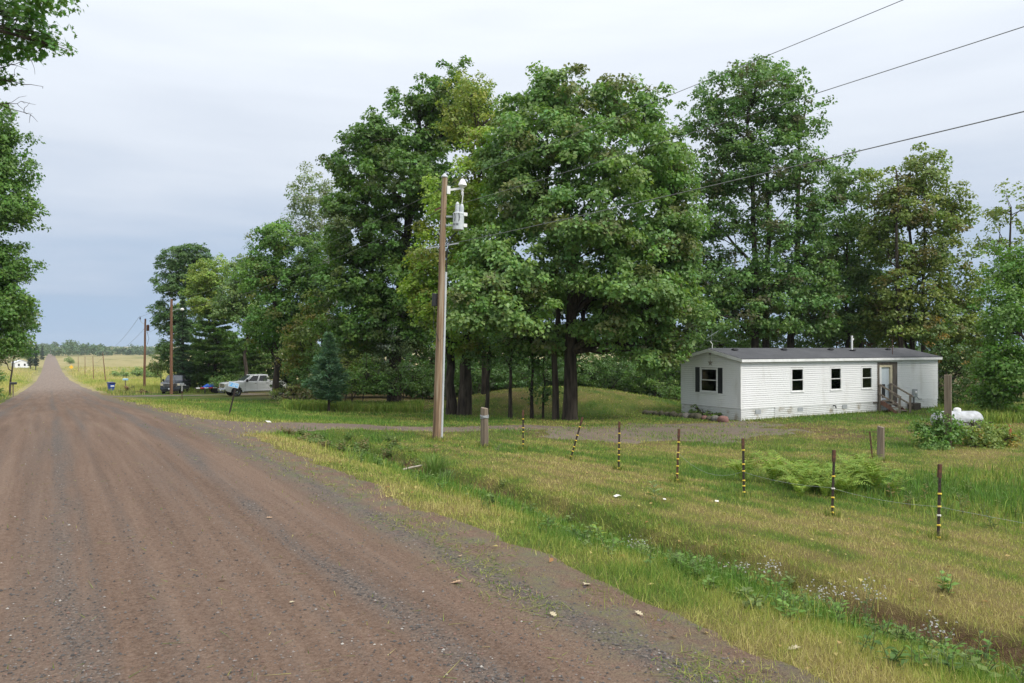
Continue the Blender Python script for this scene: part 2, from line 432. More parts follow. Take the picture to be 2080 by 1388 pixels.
def lush(X, T):        # 0 dry straw .. 1 green
    X = np.asarray(X, float); T = np.asarray(T, float)
    l = .50 + 1.1 * (fbm(X * .33, T * .33, 51) - .5) + .9 * (fbm(X * 1.3, T * 1.3, 52) - .5) + .5 * (fbm(X * 5, T * 5, 53) - .5)
    l = l + .35 * np.exp(-((X - 7.3) / .75) ** 2) * sstep(27, 22, T)
    l = l + .25 * sstep(22, 26, T) * sstep(6, 9, X)
    l = l + .35 * sstep(14, 17, X) * sstep(15, 11, T)
    l = l - .24 * sstep(6.9, 5.4, X) * sstep(3, 4.6, X) - .12 * np.exp(-((X - 10.5) / 1.8) ** 2) * sstep(26, 22, T)
    l = l + .16 * np.sin(X * 6.3 + 2.5 * fbm(T * .25, X * .1, 92)) * sstep(8.8, 9.6, X) * sstep(17, 14, X) * sstep(26, 23, T)
    mr = np.hypot(((X - MX) * CY - (T - MT) * SY) / 11.0, ((X - MX) * SY + (T - MT) * CY) / 6.2)
    l = l - .30 * sstep(1, .6, mr)  # mound grass drier and paler: its lit top is put into the colour
    return np.clip(l, 0, 1)
def dirtm(X, T):       # bare earth
    X = np.asarray(X, float); T = np.asarray(T, float)
    sc = np.exp(-((X - 8.58 - .25 * (fbm(T * .6, X * 0, 3) - .5)) / .13) ** 2) * sstep(25.5, 22, T) * sstep(.36, .58, fbm(T * .7, X * .5, 61))
    pt = sstep(.60, .76, fbm(X * .55, T * .8, 62)) * np.exp(-((X - 9.9) / 1.2) ** 2) * sstep(25, 22, T) * .35
    yd = sstep(-1.6, .6, drive_d(X, T)) * sstep(8, 12, X) * .8
    und = sstep(.5, .7, fbm(X * .5, T * .5, 63)) * sstep(24, 30, X) * sstep(28, 25, T) * sstep(16, 20, T) * .8
    wood = sstep(46, 58, SY * X + CY * T + 2 * (fbm(X * .4, T * .4, 64) - .5)) * sstep(13, 18, X) * sstep(100, 85, T) * (1 - sstep(.2, .5, np.exp(-(((X - MX) ** 2 + (T - MT) ** 2) / 60)))) * .6
    return np.clip(sc + pt + yd + und + wood, 0, 1)
def fieldm(X, T):
    X = np.asarray(X, float); T = np.asarray(T, float)
    return np.clip(sstep(92, 110, T) * np.maximum(sstep(40, 25, X), sstep(130, 170, T)) + sstep(-6, -9, X) * sstep(60, 80, T), 0, 1)

gx = graded(-1800, 1800, -5, 34, .24, 1.10); gx = np.unique(np.round(np.concatenate([gx, np.arange(7.9, 9.4, .07)]), 3)); gt = graded(-40, 3300, 1.0, 42, .24, 1.07)
def ground_z(X, T):
    z = terrain(X, T)
    z = z - .10 * sstep(-.2, .35, road_d(X, T)) - .06 * sstep(-.1, .3, drive_d(X, T)) - .06 * sstep(-.1, .4, farm_d(X, T))
    return z
V, F = grid(gx, gt, ground_z, 'ground')
me = tri_mesh('ground', V, F, smooth=True)
A = me.attributes.new('mask', 'FLOAT_COLOR', 'POINT'); c = np.ones((len(V), 4), np.float32)
c[:, 0] = dirtm(V[:, 0], V[:, 1]); c[:, 1] = lush(V[:, 0], V[:, 1]); c[:, 2] = fieldm(V[:, 0], V[:, 1])
A.data.foreach_set('color', c.ravel())
def ground_mat():
    m, n, p, o = mat_new('lawn_and_field'); p.inputs['Roughness'].default_value = .95; p.inputs['Specular IOR Level'].default_value = .1
    a = n.nodes.new('ShaderNodeAttribute'); a.attribute_name = 'mask'
    s = n.nodes.new('ShaderNodeSeparateColor'); n.links.new(a.outputs['Color'], s.inputs[0])
    z1 = noise(n, 9, 8, None, .7); z2 = noise(n, .9, 6); z3 = noise(n, .05, 5, (1, .25, 1)); z4 = noise(n, 60, 3)
    l = math_(n, 'ADD', s.outputs[1], math_(n, 'MULTIPLY', math_(n, 'SUBTRACT', z1, .5), .9))
    lawn = ramp(n, l, [(0, (.20, .155, .065)), (.3, (.165, .15, .05)), (.6, (.105, .13, .03)), (1, (.06, .11, .02))])
    fld = ramp(n, math_(n, 'ADD', math_(n, 'MULTIPLY', z3, .7), math_(n, 'MULTIPLY', z2, .3)), [(.36, (.17, .18, .06)), (.48, (.31, .27, .12)), (.62, (.36, .31, .15)), (.72, (.20, .21, .08))])
    drt = ramp(n, z1, [(.35, (.06, .036, .022)), (.55, (.14, .085, .052)), (.7, (.22, .16, .10))])
    cc = mixc(n, s.outputs[2], lawn, fld)
    d = math_(n, 'MULTIPLY', s.outputs[0], math_(n, 'MULTIPLY', math_(n, 'ADD', z1, .35), 1.2))
    dc = n.nodes.new('ShaderNodeClamp'); n.links.new(d, dc.inputs[0])
    cc = mixc(n, dc.outputs[0], cc, drt)
    cc = mixc(n, .25, cc, ramp(n, z4, [(.3, (.3, .3, .3)), (.7, (1, 1, 1))]), 'MULTIPLY')
    n.links.new(cc, p.inputs['Base Color'])
    bump(n, p, math_(n, 'ADD', z1, z4), .7, .05)
    return m
tag(link('ground', me, ground_mat()), 'mown grass, ditch bank and dry fields either side of the road', kind='structure')

# road sheet
rx = np.arange(-4.4, 7.01, .1); rt = graded(-30, 2300, 2.0, 34, .16, 1.05)
def road_bands(X, T):
    n = (fbm(T * .25, X * 0, 71) - .5)
    g = .75 * np.exp(-((X - .22 - n * .3) / .17) ** 2) + .35 * np.exp(-((X - .85) / .10) ** 2) + .8 * np.exp(-((X - 2.72 - n * .4) / .20) ** 2) * (.5 + fbm(T * .5, X, 72)) + .3 * np.exp(-((X - 2.1) / .12) ** 2) + .8 * np.exp(-((X - 4.0 - n * .3) / .30) ** 2) + .55 * np.exp(-((X + 1.9) / .35) ** 2) + .5 * np.exp(-((X + 2.9) / .3) ** 2)
    return np.clip(g * (.55 + .9 * fbm(X * 3, T * .8, 79)) + .9 * (fbm(X * 2.2, T * .12, 73) - .5) + .8 * (vnoise(X * 7.5, T * .10, 77) - .5), 0, 1)
def road_z(X, T):
    d = road_d(X, T)
    crown = .05 * (1 - ((X - .9) / 4) ** 2)
    ridge = .016 * road_bands(X, T) + .012 * (fbm(X * 5, T * 5, 74) - .5)
    return terrain(X, T) + np.clip((d + .12) * .3, -.3, .012) + np.where(d > 0, ridge * sstep(0, .4, d), 0) + np.clip(crown, 0, 1) * sstep(0, 1.5, d)
V, F = grid(rx, rt, road_z, 'gravel_road', keep=lambda X, T: road_d(X, T) > -.5)
me = tri_mesh('gravel_road', V, F, smooth=True)
A = me.attributes.new('mask', 'FLOAT_COLOR', 'POINT'); c = np.ones((len(V), 4), np.float32)
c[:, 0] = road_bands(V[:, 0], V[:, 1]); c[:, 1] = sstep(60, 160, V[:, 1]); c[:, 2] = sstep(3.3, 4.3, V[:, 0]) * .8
A.data.foreach_set('color', c.ravel())
def gravel_mat(name, brown=1.0):
    m, n, p, o = mat_new(name); p.inputs['Roughness'].default_value = .9; p.inputs['Specular IOR Level'].default_value = .15
    a = n.nodes.new('ShaderNodeAttribute'); a.attribute_name = 'mask'
    s = n.nodes.new('ShaderNodeSeparateColor'); n.links.new(a.outputs['Color'], s.inputs[0])
    z1 = noise(n, 26, 6, None, .75); z2 = noise(n, 3.2, 5, (1, .03, 1), .65); z3 = noise(n, 90, 2)
    t = n.nodes.new('ShaderNodeTexCoord'); vo = n.nodes.new('ShaderNodeTexVoronoi'); vo.inputs['Scale'].default_value = 42; n.links.new(t.outputs['Object'], vo.inputs['Vector'])
    base = ramp(n, z2, [(.34, (.095, .063, .045)), (.5, (.150, .100, .072)), (.66, (.205, .146, .108))])
    base = mixc(n, .48, base, ramp(n, z1, [(.32, (.052, .034, .025)), (.5, (.17, .112, .080)), (.68, (.31, .225, .17))]))
    peb = ramp(n, vo.outputs['Color'], [(.0, (.055, .048, .044)), (.35, (.15, .132, .120)), (.7, (.22, .17, .135)), (1, (.38, .33, .28))])
    gf = math_(n, 'ADD', math_(n, 'MULTIPLY', s.outputs[0], 1.05), math_(n, 'MULTIPLY', math_(n, 'SUBTRACT', z1, .47), .8))
    gc = n.nodes.new('ShaderNodeClamp'); n.links.new(gf, gc.inputs[0])
    grey = mixc(n, .5, (.060, .050, .044), peb)
    cc = mixc(n, gc.outputs[0], base, grey)
    gr = ramp(n, z1, [(.42, (.13, .115, .10)), (.6, (.135, .15, .06))])
    cc = mixc(n, math_(n, 'MULTIPLY', s.outputs[2], ramp(n, noise(n, 2.2, 5), [(.4, (0, 0, 0)), (.65, (1, 1, 1))])), cc, gr)
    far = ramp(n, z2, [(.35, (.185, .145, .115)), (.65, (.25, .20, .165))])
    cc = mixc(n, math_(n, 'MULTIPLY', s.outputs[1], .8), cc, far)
    n.links.new(cc, p.inputs['Base Color'])
    h = math_(n, 'ADD', math_(n, 'MULTIPLY', z1, 1.0), math_(n, 'MULTIPLY', vo.outputs['Distance'], -.8))
    bump(n, p, math_(n, 'ADD', h, math_(n, 'MULTIPLY', z3, .4)), .75, .022)
    return m
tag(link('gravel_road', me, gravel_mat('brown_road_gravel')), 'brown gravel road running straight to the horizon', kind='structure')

def drv_z(X, T):
    d = drive_d(X, T)
    return terrain(X, T) + np.clip((d + .05) * .12, -.3, .010) + .012 * (fbm(X * 5, T * 5, 75) - .5)
V, F = grid(np.arange(4.0, 31.5, .2), np.arange(19, 35, .16), drv_z, 'driveway', keep=lambda X, T: drive_d(X, T) > -.6)
me = tri_mesh('driveway', V, F, smooth=True)
A = me.attributes.new('mask', 'FLOAT_COLOR', 'POINT'); c = np.ones((len(V), 4), np.float32)
c[:, 0] = .5 + .9 * (fbm(V[:, 0] * .8, V[:, 1] * 1.5, 76) - .5); c[:, 1] = .30; c[:, 2] = .9 * sstep(1.3, .1, drive_d(V[:, 0], V[:, 1])) + .5 * sstep(17, 22, V[:, 0])
A.data.foreach_set('color', c.ravel())
tag(link('driveway', me, gravel_mat('driveway_gravel')), 'pale gravel driveway and yard in front of the white home', kind='structure')
def fz(X, T): return terrain(X, T) + np.clip((farm_d(X, T) + .05) * .12, -.3, .012)
V, F = grid(np.arange(3, 32, .4), np.arange(74, 92, .3), fz, 'side_drive', keep=lambda X, T: farm_d(X, T) > -.6)
me = tri_mesh('side_drive', V, F, smooth=True)
A = me.attributes.new('mask', 'FLOAT_COLOR', 'POINT'); c = np.ones((len(V), 4), np.float32); c[:, 0] = .9; c[:, 1] = .3; c[:, 2] = .1
A.data.foreach_set('color', c.ravel())
tag(link('side_drive', me, gravel_mat('side_drive_gravel')), 'grey gravel side drive by the parked trucks', kind='structure')

# ------------------------------------------------------------------ grass
def pal(l, n, s):
    """blade colour from lushness l, plus jitter"""
    stops = np.array([0, .25, .5, .75, 1.0])
    C = np.array([(.47, .40, .17), (.39, .38, .11), (.275, .325, .070), (.165, .265, .046), (.10, .205, .036)])
    l = np.clip(l + rng.normal(0, .16, n), 0, 1)
    out_ = np.stack([np.interp(l, stops, C[:, i]) for i in range(3)], 1)
    return out_ * rng.uniform(1 - s * 1.3, 1 + s, (n, 1))
def blades(X, T, h, w, C, lean=.45, seg=1, zf=terrain, zo=-.01):
    n = len(X); Z = zf(X, T) + zo
    th = rng.uniform(0, 2 * np.pi, n); ln = np.abs(rng.normal(0, lean, n)) * h; la = rng.uniform(0, 2 * np.pi, n)
    wx = np.cos(th) * w * .5; wy = np.sin(th) * w * .5
    tx = X + np.cos(la) * ln; ty = T + np.sin(la) * ln; hz = np.sqrt(np.maximum(h * h - .6 * ln * ln, (.25 * h) ** 2))
    if seg == 1:
        V = np.stack([np.stack([X - wx, T - wy, Z], 1), np.stack([X + wx, T + wy, Z], 1), np.stack([tx, ty, Z + hz], 1)], 1).reshape(-1, 3)
        F = np.arange(3 * n).reshape(-1, 3); Cc = np.repeat(C, 3, 0)
    else:
        mx = X + np.cos(la) * ln * .3; my = T + np.sin(la) * ln * .3; mz = Z + hz * .65
        V = np.stack([np.stack([X - wx, T - wy, Z], 1), np.stack([X + wx, T + wy, Z], 1), np.stack([mx + wx * .7, my + wy * .7, mz], 1), np.stack([mx - wx * .7, my - wy * .7, mz], 1), np.stack([tx, ty, Z + hz * .95], 1)], 1).reshape(-1, 3)
        b = np.arange(n)[:, None] * 5
        F = np.concatenate([b + [0, 1, 2], b + [0, 2, 3], b + [3, 2, 4]], 0); Cc = np.repeat(C, 5, 0)
    return V, F, Cc
def sample_view(n, y0, y1, r0=-.78, r1=.80, p=1.0):
    """points on the ground before the camera, thinning out with distance"""
    u = rng.random(n); q = 1 - p
    Y = np.exp(np.log(y0) + u * (np.log(y1) - np.log(y0))) if abs(q) < 1e-6 else (y0 ** q + u * (y1 ** q - y0 ** q)) ** (1 / q)
    r = rng.uniform(r0, r1, n); xc = r * Y
    return CY * xc + SY * Y, -SY * xc + CY * Y, Y
HOUSE = lambda X, T: (X > HX - .1) & (X < HX + 16.9) & (T > HT - .1) & (T < HT + 4.5)
def stuff(name, parts, label, mat, cat):
    V, F, C = [], [], []; b = 0
    for v, f, c in parts: V.append(v); F.append(f + b); C.append(c); b += len(v)
    o = link(name, tri_mesh(name, np.concatenate(V), np.concatenate(F), np.concatenate(C)), mat)
    return tag(o, label, cat, kind='stuff')
def ditch_tall(X, T):
    return np.exp(-((X - 7.3 - 1.1 * (fbm(T * .5, X * 0, 89) - .5)) / .85) ** 2) * sstep(27, 22, T)
# mown lawn
X, T, Y = sample_view(470000, 5.0, 62)
dr, dd = road_d(X, T), drive_d(X, T)
keep = ((dr < -.02) | ((dr < .8) & (X > 3) & (rng.random(len(X)) < .75 * sstep(.42, .66, fbm(X * 3, T * 3, 90)) * sstep(.85, .0, dr)))) & (rng.random(len(X)) < np.where(dd > 0, .04 + .4 * sstep(.8, 0, dd) + .9 * sstep(.36, .58, fbm(X * .45, T * .7, 88)) * sstep(16, 20, X), 1)) & ~HOUSE(X, T) & (farm_d(X, T) < 0.05)
keep &= rng.random(len(X)) > .55 * dirtm(X, T) * (drive_d(X, T) < 0)
keep &= ~((dr > -.55) & (rng.random(len(X)) < .6 * sstep(-.6, 0, dr)))
X, T, Y = X[keep], T[keep], Y[keep]; l = lush(X, T)
h = (.038 + .045 * rng.random(len(X)) ** 1.5 + .035 * sstep(.5, .9, l)) * (1 + .012 * Y) * np.where(rng.random(len(X)) < .04, 1.7, 1)
h *= np.where((X < 6.6) & (X > 4), 1.35, 1)
w = .0065 * np.maximum(1, Y / 7.5) * rng.uniform(.7, 1.3, len(X))
P = [blades(X, T, h, w, pal(l - .02, len(X), .28), .75)]
stuff('lawn_grass', P, 'short mown grass, yellowing, over the whole verge and lot', M['grass'], 'grass')
# rough grass: ditch foot, right hand corner, edge of the wood, far side
P = []
X, T, Y = sample_view(90000, 5.0, 40); dt_ = ditch_tall(X, T)
k = rng.random(len(X)) < (dt_ * np.clip(2.6 * (fbm(X * .9, T * .9, 81) - .38), 0, 1) + .9 * sstep(14.2, 15.6, X + .8 * (fbm(X, T, 82) - .5)) * sstep(13.6, 12, T)) * (road_d(X, T) < -.5)
X, T, Y = X[k], T[k], Y[k]; l = lush(X, T)
P.append(blades(X, T, rng.uniform(.12, .34, len(X)), .010 * np.maximum(1, Y / 10) * rng.uniform(.7, 1.3, len(X)), pal(l + .15, len(X), .3), .55, 2))
# tousled grass on the ditch bank
T = rng.uniform(2, 25, 26000); X = rng.uniform(8.1, 9.3, 26000); Y = depth(X, T); k = rng.random(26000) < np.clip(9 / Y, 0, 1) * (.35 + .65 * sstep(.3, .6, fbm(X, T * .8, 91))); X, T, Y = X[k], T[k], Y[k]
P.append(blades(X, T, rng.uniform(.05, .15, len(X)), .0075 * np.maximum(1, Y / 8), pal(lush(X, T) + rng.normal(0, .1, len(X)), len(X), .3), .8, 1))
# straw seed stems on the verge
X, T, Y = sample_view(60000, 5.2, 30); k = (X > 4.9) & (X < 7.3) & (road_d(X, T) < -.1) & (rng.random(len(X)) < .16)
X, T, Y = X[k], T[k], Y[k]
P.append(blades(X, T, rng.uniform(.08, .17, len(X)), .007 * np.maximum(1, Y / 8), pal(np.full(len(X), .16), len(X), .25), .7, 1))
stuff('rough_grass', P, 'longer green grass in the ditch and the unmown corner behind the fence', M['grass'], 'grass')
# tall edge grass along the wood and round the mound
P = []
for (pa, pb, ya, yb, n_) in ((575, 860, 46, 52, 9000), (1900, 2120, 37, 45, 5000)):
    px = rng.uniform(pa, pb, n_); Yc = rng.uniform(ya, yb, n_); X, T = W(px, Yc)
    k = ~HOUSE(X, T); X, T = X[k], T[k]
    P.append(blades(X, T, rng.uniform(.25, .65, len(X)), rng.uniform(.03, .06, len(X)), pal(.62 + .3 * (fbm(X * .4, T * .4, 83) - .3), len(X), .3), .5, 2))
stuff('edge_grass', P, 'tall green grass along the foot of the wood', M['grass'], 'grass')
# dry field grass
P = []
X, T, Y = sample_view(75000, 85, 420, -.72, -.36, 1.3)
k = (road_d(X, T) < -1.0) & (rng.random(len(X)) < np.where(fieldm(X, T) > .3, 1, .25)); X, T, Y = X[k], T[k], Y[k]
fl = .25 + .9 * (fbm(X * .06, T * .02, 84) - .5) + .4 * (fbm(X * .5, T * .5, 85) - .5)
P.append(blades(X, T, rng.uniform(.35, .85, len(X)) * sstep(1, 4, -road_d(X, T)) + .12, .045 * Y / 90 * rng.uniform(.7, 1.4, len(X)), pal(fl, len(X), .25) * 1.05, .35))
X, T, Y = sample_view(26000, 45, 110, -.75, -.40, 1.0)   # weeds by the road and round the bin
k = (road_d(X, T) < -.6) & (farm_d(X, T) < -.2) & (rng.random(len(X)) < .95 * sstep(.42, .62, fbm(X * .18, T * .12, 86) + .12 * sstep(85, 95, T))) & ((T > 84) | (X < -4)); X, T, Y = X[k], T[k], Y[k]
P.append(blades(X, T, rng.uniform(.2, .75, len(X)), .035 * Y / 80 * rng.uniform(.8, 1.4, len(X)), pal(rng.choice([.08, .3, .65, .8], len(X)), len(X), .35) * .9, .4))
stuff('field_grass', P, 'tall dry tan grass of the open fields beside the far road', M['grass'], 'grass')
# loose stones on the road and clippings on its shoulder
def stones(n, y0, y1, s0, s1, x0=-3, x1=4.7):
    X, T, Y = sample_view(n, y0, y1, -.72, .72, 1.5)
    k = (road_d(X, T) > -.15) & (X > x0) & (X < x1); k &= rng.random(len(X)) < .25 + .9 * road_bands(X, T)
    X, T, Y = X[k], T[k], Y[k]; m = len(X)
    s = s0 * (s1 / s0) ** (rng.random(m) ** 2.2); Z = road_z(X, T) + s * .12
    B = np.array([(1, 0, 0), (0, 1, 0), (-1, 0, 0), (0, -1, 0), (0, 0, .75), (0, 0, -.5)])
    Vv = B[None] * s[:, None, None] * .5 * rng.uniform(.6, 1.3, (m, 6, 1)); a = rng.uniform(0, 6.28, m)
    x = Vv[..., 0] * np.cos(a)[:, None] - Vv[..., 1] * np.sin(a)[:, None]; y = Vv[..., 0] * np.sin(a)[:, None] + Vv[..., 1] * np.cos(a)[:, None]
    Vv = np.stack([x + X[:, None], y + T[:, None], Vv[..., 2] + Z[:, None]], -1).reshape(-1, 3)
    f = np.array([(0, 1, 4), (1, 2, 4), (2, 3, 4), (3, 0, 4)])
    Fv = (np.arange(m)[:, None, None] * 6 + f[None]).reshape(-1, 3)
    cs = np.array([(.13, .12, .112), (.075, .068, .064), (.22, .19, .17), (.20, .12, .09), (.40, .37, .33), (.16, .13, .11)])
    return Vv, Fv, np.repeat((cs * .8)[rng.choice(6, m, p=[.28, .34, .12, .16, .02, .08])] * rng.uniform(.7, 1.25, (m, 1)), 6, 0)
def stone_mat():
    m, n, p, o = mat_new('loose_stone'); a = n.nodes.new('ShaderNodeAttribute'); a.attribute_name = 'col'
    n.links.new(a.outputs['Color'], p.inputs['Base Color']); p.inputs['Roughness'].default_value = .85; return m
M['stones'] = stone_mat()
stuff('loose_gravel', [stones(110000, 4.6, 26, .008, .036)], 'loose dark and pale gravel stones scattered over the road', M['stones'], 'gravel')
X, T, Y = sample_view(90000, 4.8, 30, -.72, .72, 1.2)
k = (X > 3.2) & (X < 5.0) & (rng.random(len(X)) < sstep(.40, .66, fbm(X * 1.6, T * .8, 87)) * np.exp(-((X - 4.15) / .45) ** 2)); k |= (X > -2) & (X < 4.2) & (rng.random(len(X)) < .010)
X, T, Y = X[k], T[k], Y[k]
stuff('grass_clippings', [blades(X, T, rng.uniform(.03, .07, len(X)), .008 * np.maximum(1, Y / 7), pal(rng.uniform(.2, .8, len(X)), len(X), .3) * .8, 2.5, 1, road_z, .004)], 'mown grass clippings lying on the road shoulder', M['grass'], 'clippings')
# ------------------------------------------------------------------ trees
LEAFGAIN = 2.15
def nrm(a): return a / np.maximum(np.linalg.norm(a, axis=-1, keepdims=True), 1e-9)
def leaves(P, A, N, L, Wd, C, fold=.12):
    """one folded rhombus per leaf"""
    A = nrm(A); S = nrm(np.cross(N, A)); N = np.cross(A, S); n = len(P)
    L = np.asarray(L)[:, None]; Wd = np.asarray(Wd)[:, None]
    V = np.stack([P - A * L * .5, P + S * Wd * .5 + N * L * fold - A * L * .05, P + A * L * .5 - N * L * .08, P - S * Wd * .5 + N * L * fold - A * L * .05], 1).reshape(-1, 3)
    b = np.arange(n)[:, None] * 4
    return V, np.concatenate([b + [0, 2, 1], b + [0, 3, 2]], 0), np.repeat(C, 4, 0)
def jitter_col(base, n, nc, idx, hue=.10, val=.22, accent=None, acc_p=0):
    """colour per leaf: clump tint and leaf tint"""
    base = np.array(base); cl = base[None] * rng.uniform(1 - val * .7, 1 + val * .7, (nc, 1)) * np.stack([rng.uniform(1 - hue, 1 + hue * 1.3, nc), np.ones(nc), rng.uniform(1 - hue, 1 + hue, nc)], 1)
    if accent is not None:
        m = rng.random(nc) < acc_p; cl[m] = np.array(accent) * 1.3 * rng.uniform(.8, 1.2, (m.sum(), 1))
    c = cl[idx] * rng.uniform(1 - val, 1 + val, (n, 1)) * np.stack([rng.uniform(.85, 1.12, n), np.ones(n), rng.uniform(.8, 1.25, n)], 1)
    return np.clip(c, .005, .9)
def foliage(lobes, dens=.6, cr=.85, per=100, L=.22, fine=1.0, base=(.06, .11, .03), droop=.25, accent=None, acc_p=0, flat=.62, inner=.2, val=.22):
    """lobes: (centre xyz, rx, ry, rz) -> leaf arrays, clump centres with their lobe"""
    cr, dens, per, L = cr * .70, dens * 1.9 * fine, per * .60, L * .86
    CC, LI = [], []
    for i, (c, rx, ry, rz) in enumerate(lobes):
        p = 1.6; S = 4 * np.pi * (((rx * ry) ** p + (rx * rz) ** p + (ry * rz) ** p) / 3) ** (1 / p)
        n = max(4, int(S * dens)); d = nrm(rng.normal(0, 1, (n, 3))); d[:, 2] = np.where(d[:, 2] < -.3, d[:, 2] * .7, d[:, 2])
        r = np.where(rng.random(n) < inner, rng.uniform(.2, .65, n), rng.uniform(.68, 1.02, n)) * (1 + .12 * rng.normal(0, 1, n)); sd_ = 100 + i * 7; th_ = np.arctan2(d[:, 1], d[:, 0])
        r = r * (.80 + .42 * vnoise(th_ * 1.4 + 9 + i, d[:, 2] * 2.2 + 5, sd_))
        CC.append(np.array(c)[None] + d * r[:, None] * np.array([rx, ry, rz])[None]); LI += [i] * n
    CC = np.concatenate(CC); nc = len(CC)
    R_ = cr * rng.uniform(.6, 1.35, nc); cnt = np.maximum(6, (per * (R_ / cr) ** 2 * rng.uniform(.6, 1.3, nc)).astype(int)); idx = np.repeat(np.arange(nc), cnt); n = len(idx)
    d = nrm(rng.normal(0, 1, (n, 3))); d[:, 2] = np.abs(d[:, 2]) * np.where(rng.random(n) < .72, 1, -1)
    rr = rng.random(n) ** .45
    off = d * (R_[idx] * rr)[:, None] * np.array([1, 1, flat]); off[:, 2] -= .25 * (off[:, 0] ** 2 + off[:, 1] ** 2) / R_[idx]
    P = CC[idx] + off
    A = off * np.array([1, 1, .5]) / R_[idx][:, None] + rng.normal(0, .45, (n, 3)) + np.array([0, 0, -droop])
    OO = np.concatenate([nrm((CC[np.array(LI) == i] - np.array(q[0])) / np.array(q[1:4])) for i, q in enumerate(lobes)])
    N = np.array([0, 0, .60]) + .70 * OO[idx] + .40 * d + rng.normal(0, .38, (n, 3))
    l = L * rng.uniform(.5, 1.35, n)
    C = jitter_col(np.array(base) * LEAFGAIN, n, nc, idx, accent=accent, acc_p=acc_p, val=val)
    return (P, A, N, l, l * rng.uniform(.6, .95, n), C), CC, np.array(LI)
def limb(mb, a, b, r0, r1, sag=.0, wob=.12, n=5, sides=6):
    a = Vector(a); b = Vector(b); pts = []; d = (b - a).length
    for i in range(n + 1):
        t = i / n; p = a.lerp(b, t)
        if 0 < i < n: p += Vector((random.gauss(0, 1), random.gauss(0, 1), random.gauss(0, .6))) * wob * d * .25
        p.z += sag * d * math.sin(math.pi * t)
        pts.append(p)
    mb.tube(pts, [r0 + (r1 - r0) * i / n for i in range(n + 1)], sides); return pts
def tree(px, Y, lobes_px, label, r=.3, name='broadleaf_tree', cat='tree', group=None, trunks=None, bark='bark', twig=7, loc=None, top=None, bare=0, lean=0, **kw):
    """lobes_px: (px, py, rx_px, ry_px, depth offset m[, depth radius m]) in photograph pixels at the tree's own distance"""
    X0, T0 = W(px, Y) if loc is None else loc
    z0 = tz(X0, T0); root = empty(name, (X0, T0, z0)); tag(root, label, cat, group)
    lobes = []
    for q in lobes_px:
        lx, ly, rx, ry, dY = q[:5]; Yl = Y + dY; x, t = W(lx, Yl); rxm = rx * Yl / FPX; rzm = ry * Yl / FPX
        lobes.append(((x - X0, t - T0, zp(ly, Yl) - z0), rxm, q[5] if len(q) > 5 else max(rxm, .8 * rzm) * .95, rzm))
    data, CC, LI = foliage(lobes, **kw)
    V, F, C = leaves(*data)
    mb = MB(); top_l = max(lobes, key=lambda l: l[0][2]); tz_ = top or top_l[0][2]
    stems = trunks or [(0, 0, r)]
    spts = []
    for (ox, oy, rr) in stems:
        ex = top_l[0][0] * (.55 if len(stems) == 1 else .3) + ox * 1.5; ey = top_l[0][1] * .55 + oy * 1.5; n = 9; pts = []
        for i in range(n + 1):
            t = i / n
            pts.append(Vector((ox + (ex - ox) * t ** 1.5 + random.gauss(0, .009 * tz_) * (i > 1), oy + (ey - oy) * t ** 1.5 + random.gauss(0, .05) * (i > 0), -.25 + (tz_ + .2) * t)))
        rad = [rr * (1.45 if i == 0 else (1.08 if i == 1 else 1)) * (1 - .78 * (i / n) ** 1.1) for i in range(n + 1)]
        pts.insert(1, pts[0].lerp(pts[1], .25)); rad.insert(1, rr * 1.15)
        mb.tube(pts, rad, 10); spts.append((pts, rad))
    for i, (c, rx, ry, rz) in enumerate(lobes):
        cv = Vector(c); pts, rad = min(spts, key=lambda s: (s[0][0] - Vector((c[0], c[1], 0))).length)
        want = max(.18 * tz_, c[2] - .75 * math.hypot(c[0], c[1]) - .4 * rz); k = min(range(len(pts)), key=lambda j: abs(pts[j].z - want)); k = max(2, min(k, len(pts) - 2))
        a = pts[k]; lp = limb(mb, a, cv, rad[k] * .62, .045, .03, .14, 5)
        cl = CC[LI == i]; m = min(len(cl), twig + int(rx * 1.5))
        for j in rng.choice(len(cl), m, replace=False):
            st = lp[random.choice((2, 3, 4, 5))]; limb(mb, st, cl[j], .035 + .01 * rx * .3, .010, .04, .16, 3, 4)
    for j in range(bare):
        c, rx, ry, rz = random.choice(lobes); d = Vector(nrm(rng.normal(0, 1, 3))); d.z = abs(d.z) * .6
        s = Vector(c) + Vector((d.x * rx, d.y * ry, d.z * rz)) * .5; e_ = Vector(c) + Vector((d.x * rx, d.y * ry, d.z * rz)) * random.uniform(1.05, 1.3)
        lp = limb(mb, s, e_, .035, .008, .02, .2, 5, 4)
        for q in range(4):
            st = lp[random.randint(2, 4)]; limb(mb, st, st + Vector((random.gauss(0, .6), random.gauss(0, .6), random.gauss(.2, .4))), .012, .005, 0, .2, 3, 3)
    mb.build('trunk', M[bark], root, smooth=True)
    link('crown', tri_mesh('crown', V, F, C), M['leaf'], root)
    return root

OAK, DARK, YEL, ASP, OLV, MID = (.080, .135, .036), (.056, .104, .021), (.130, .190, .028), (.100, .130, .066), (.092, .122, .028), (.068, .130, .026)
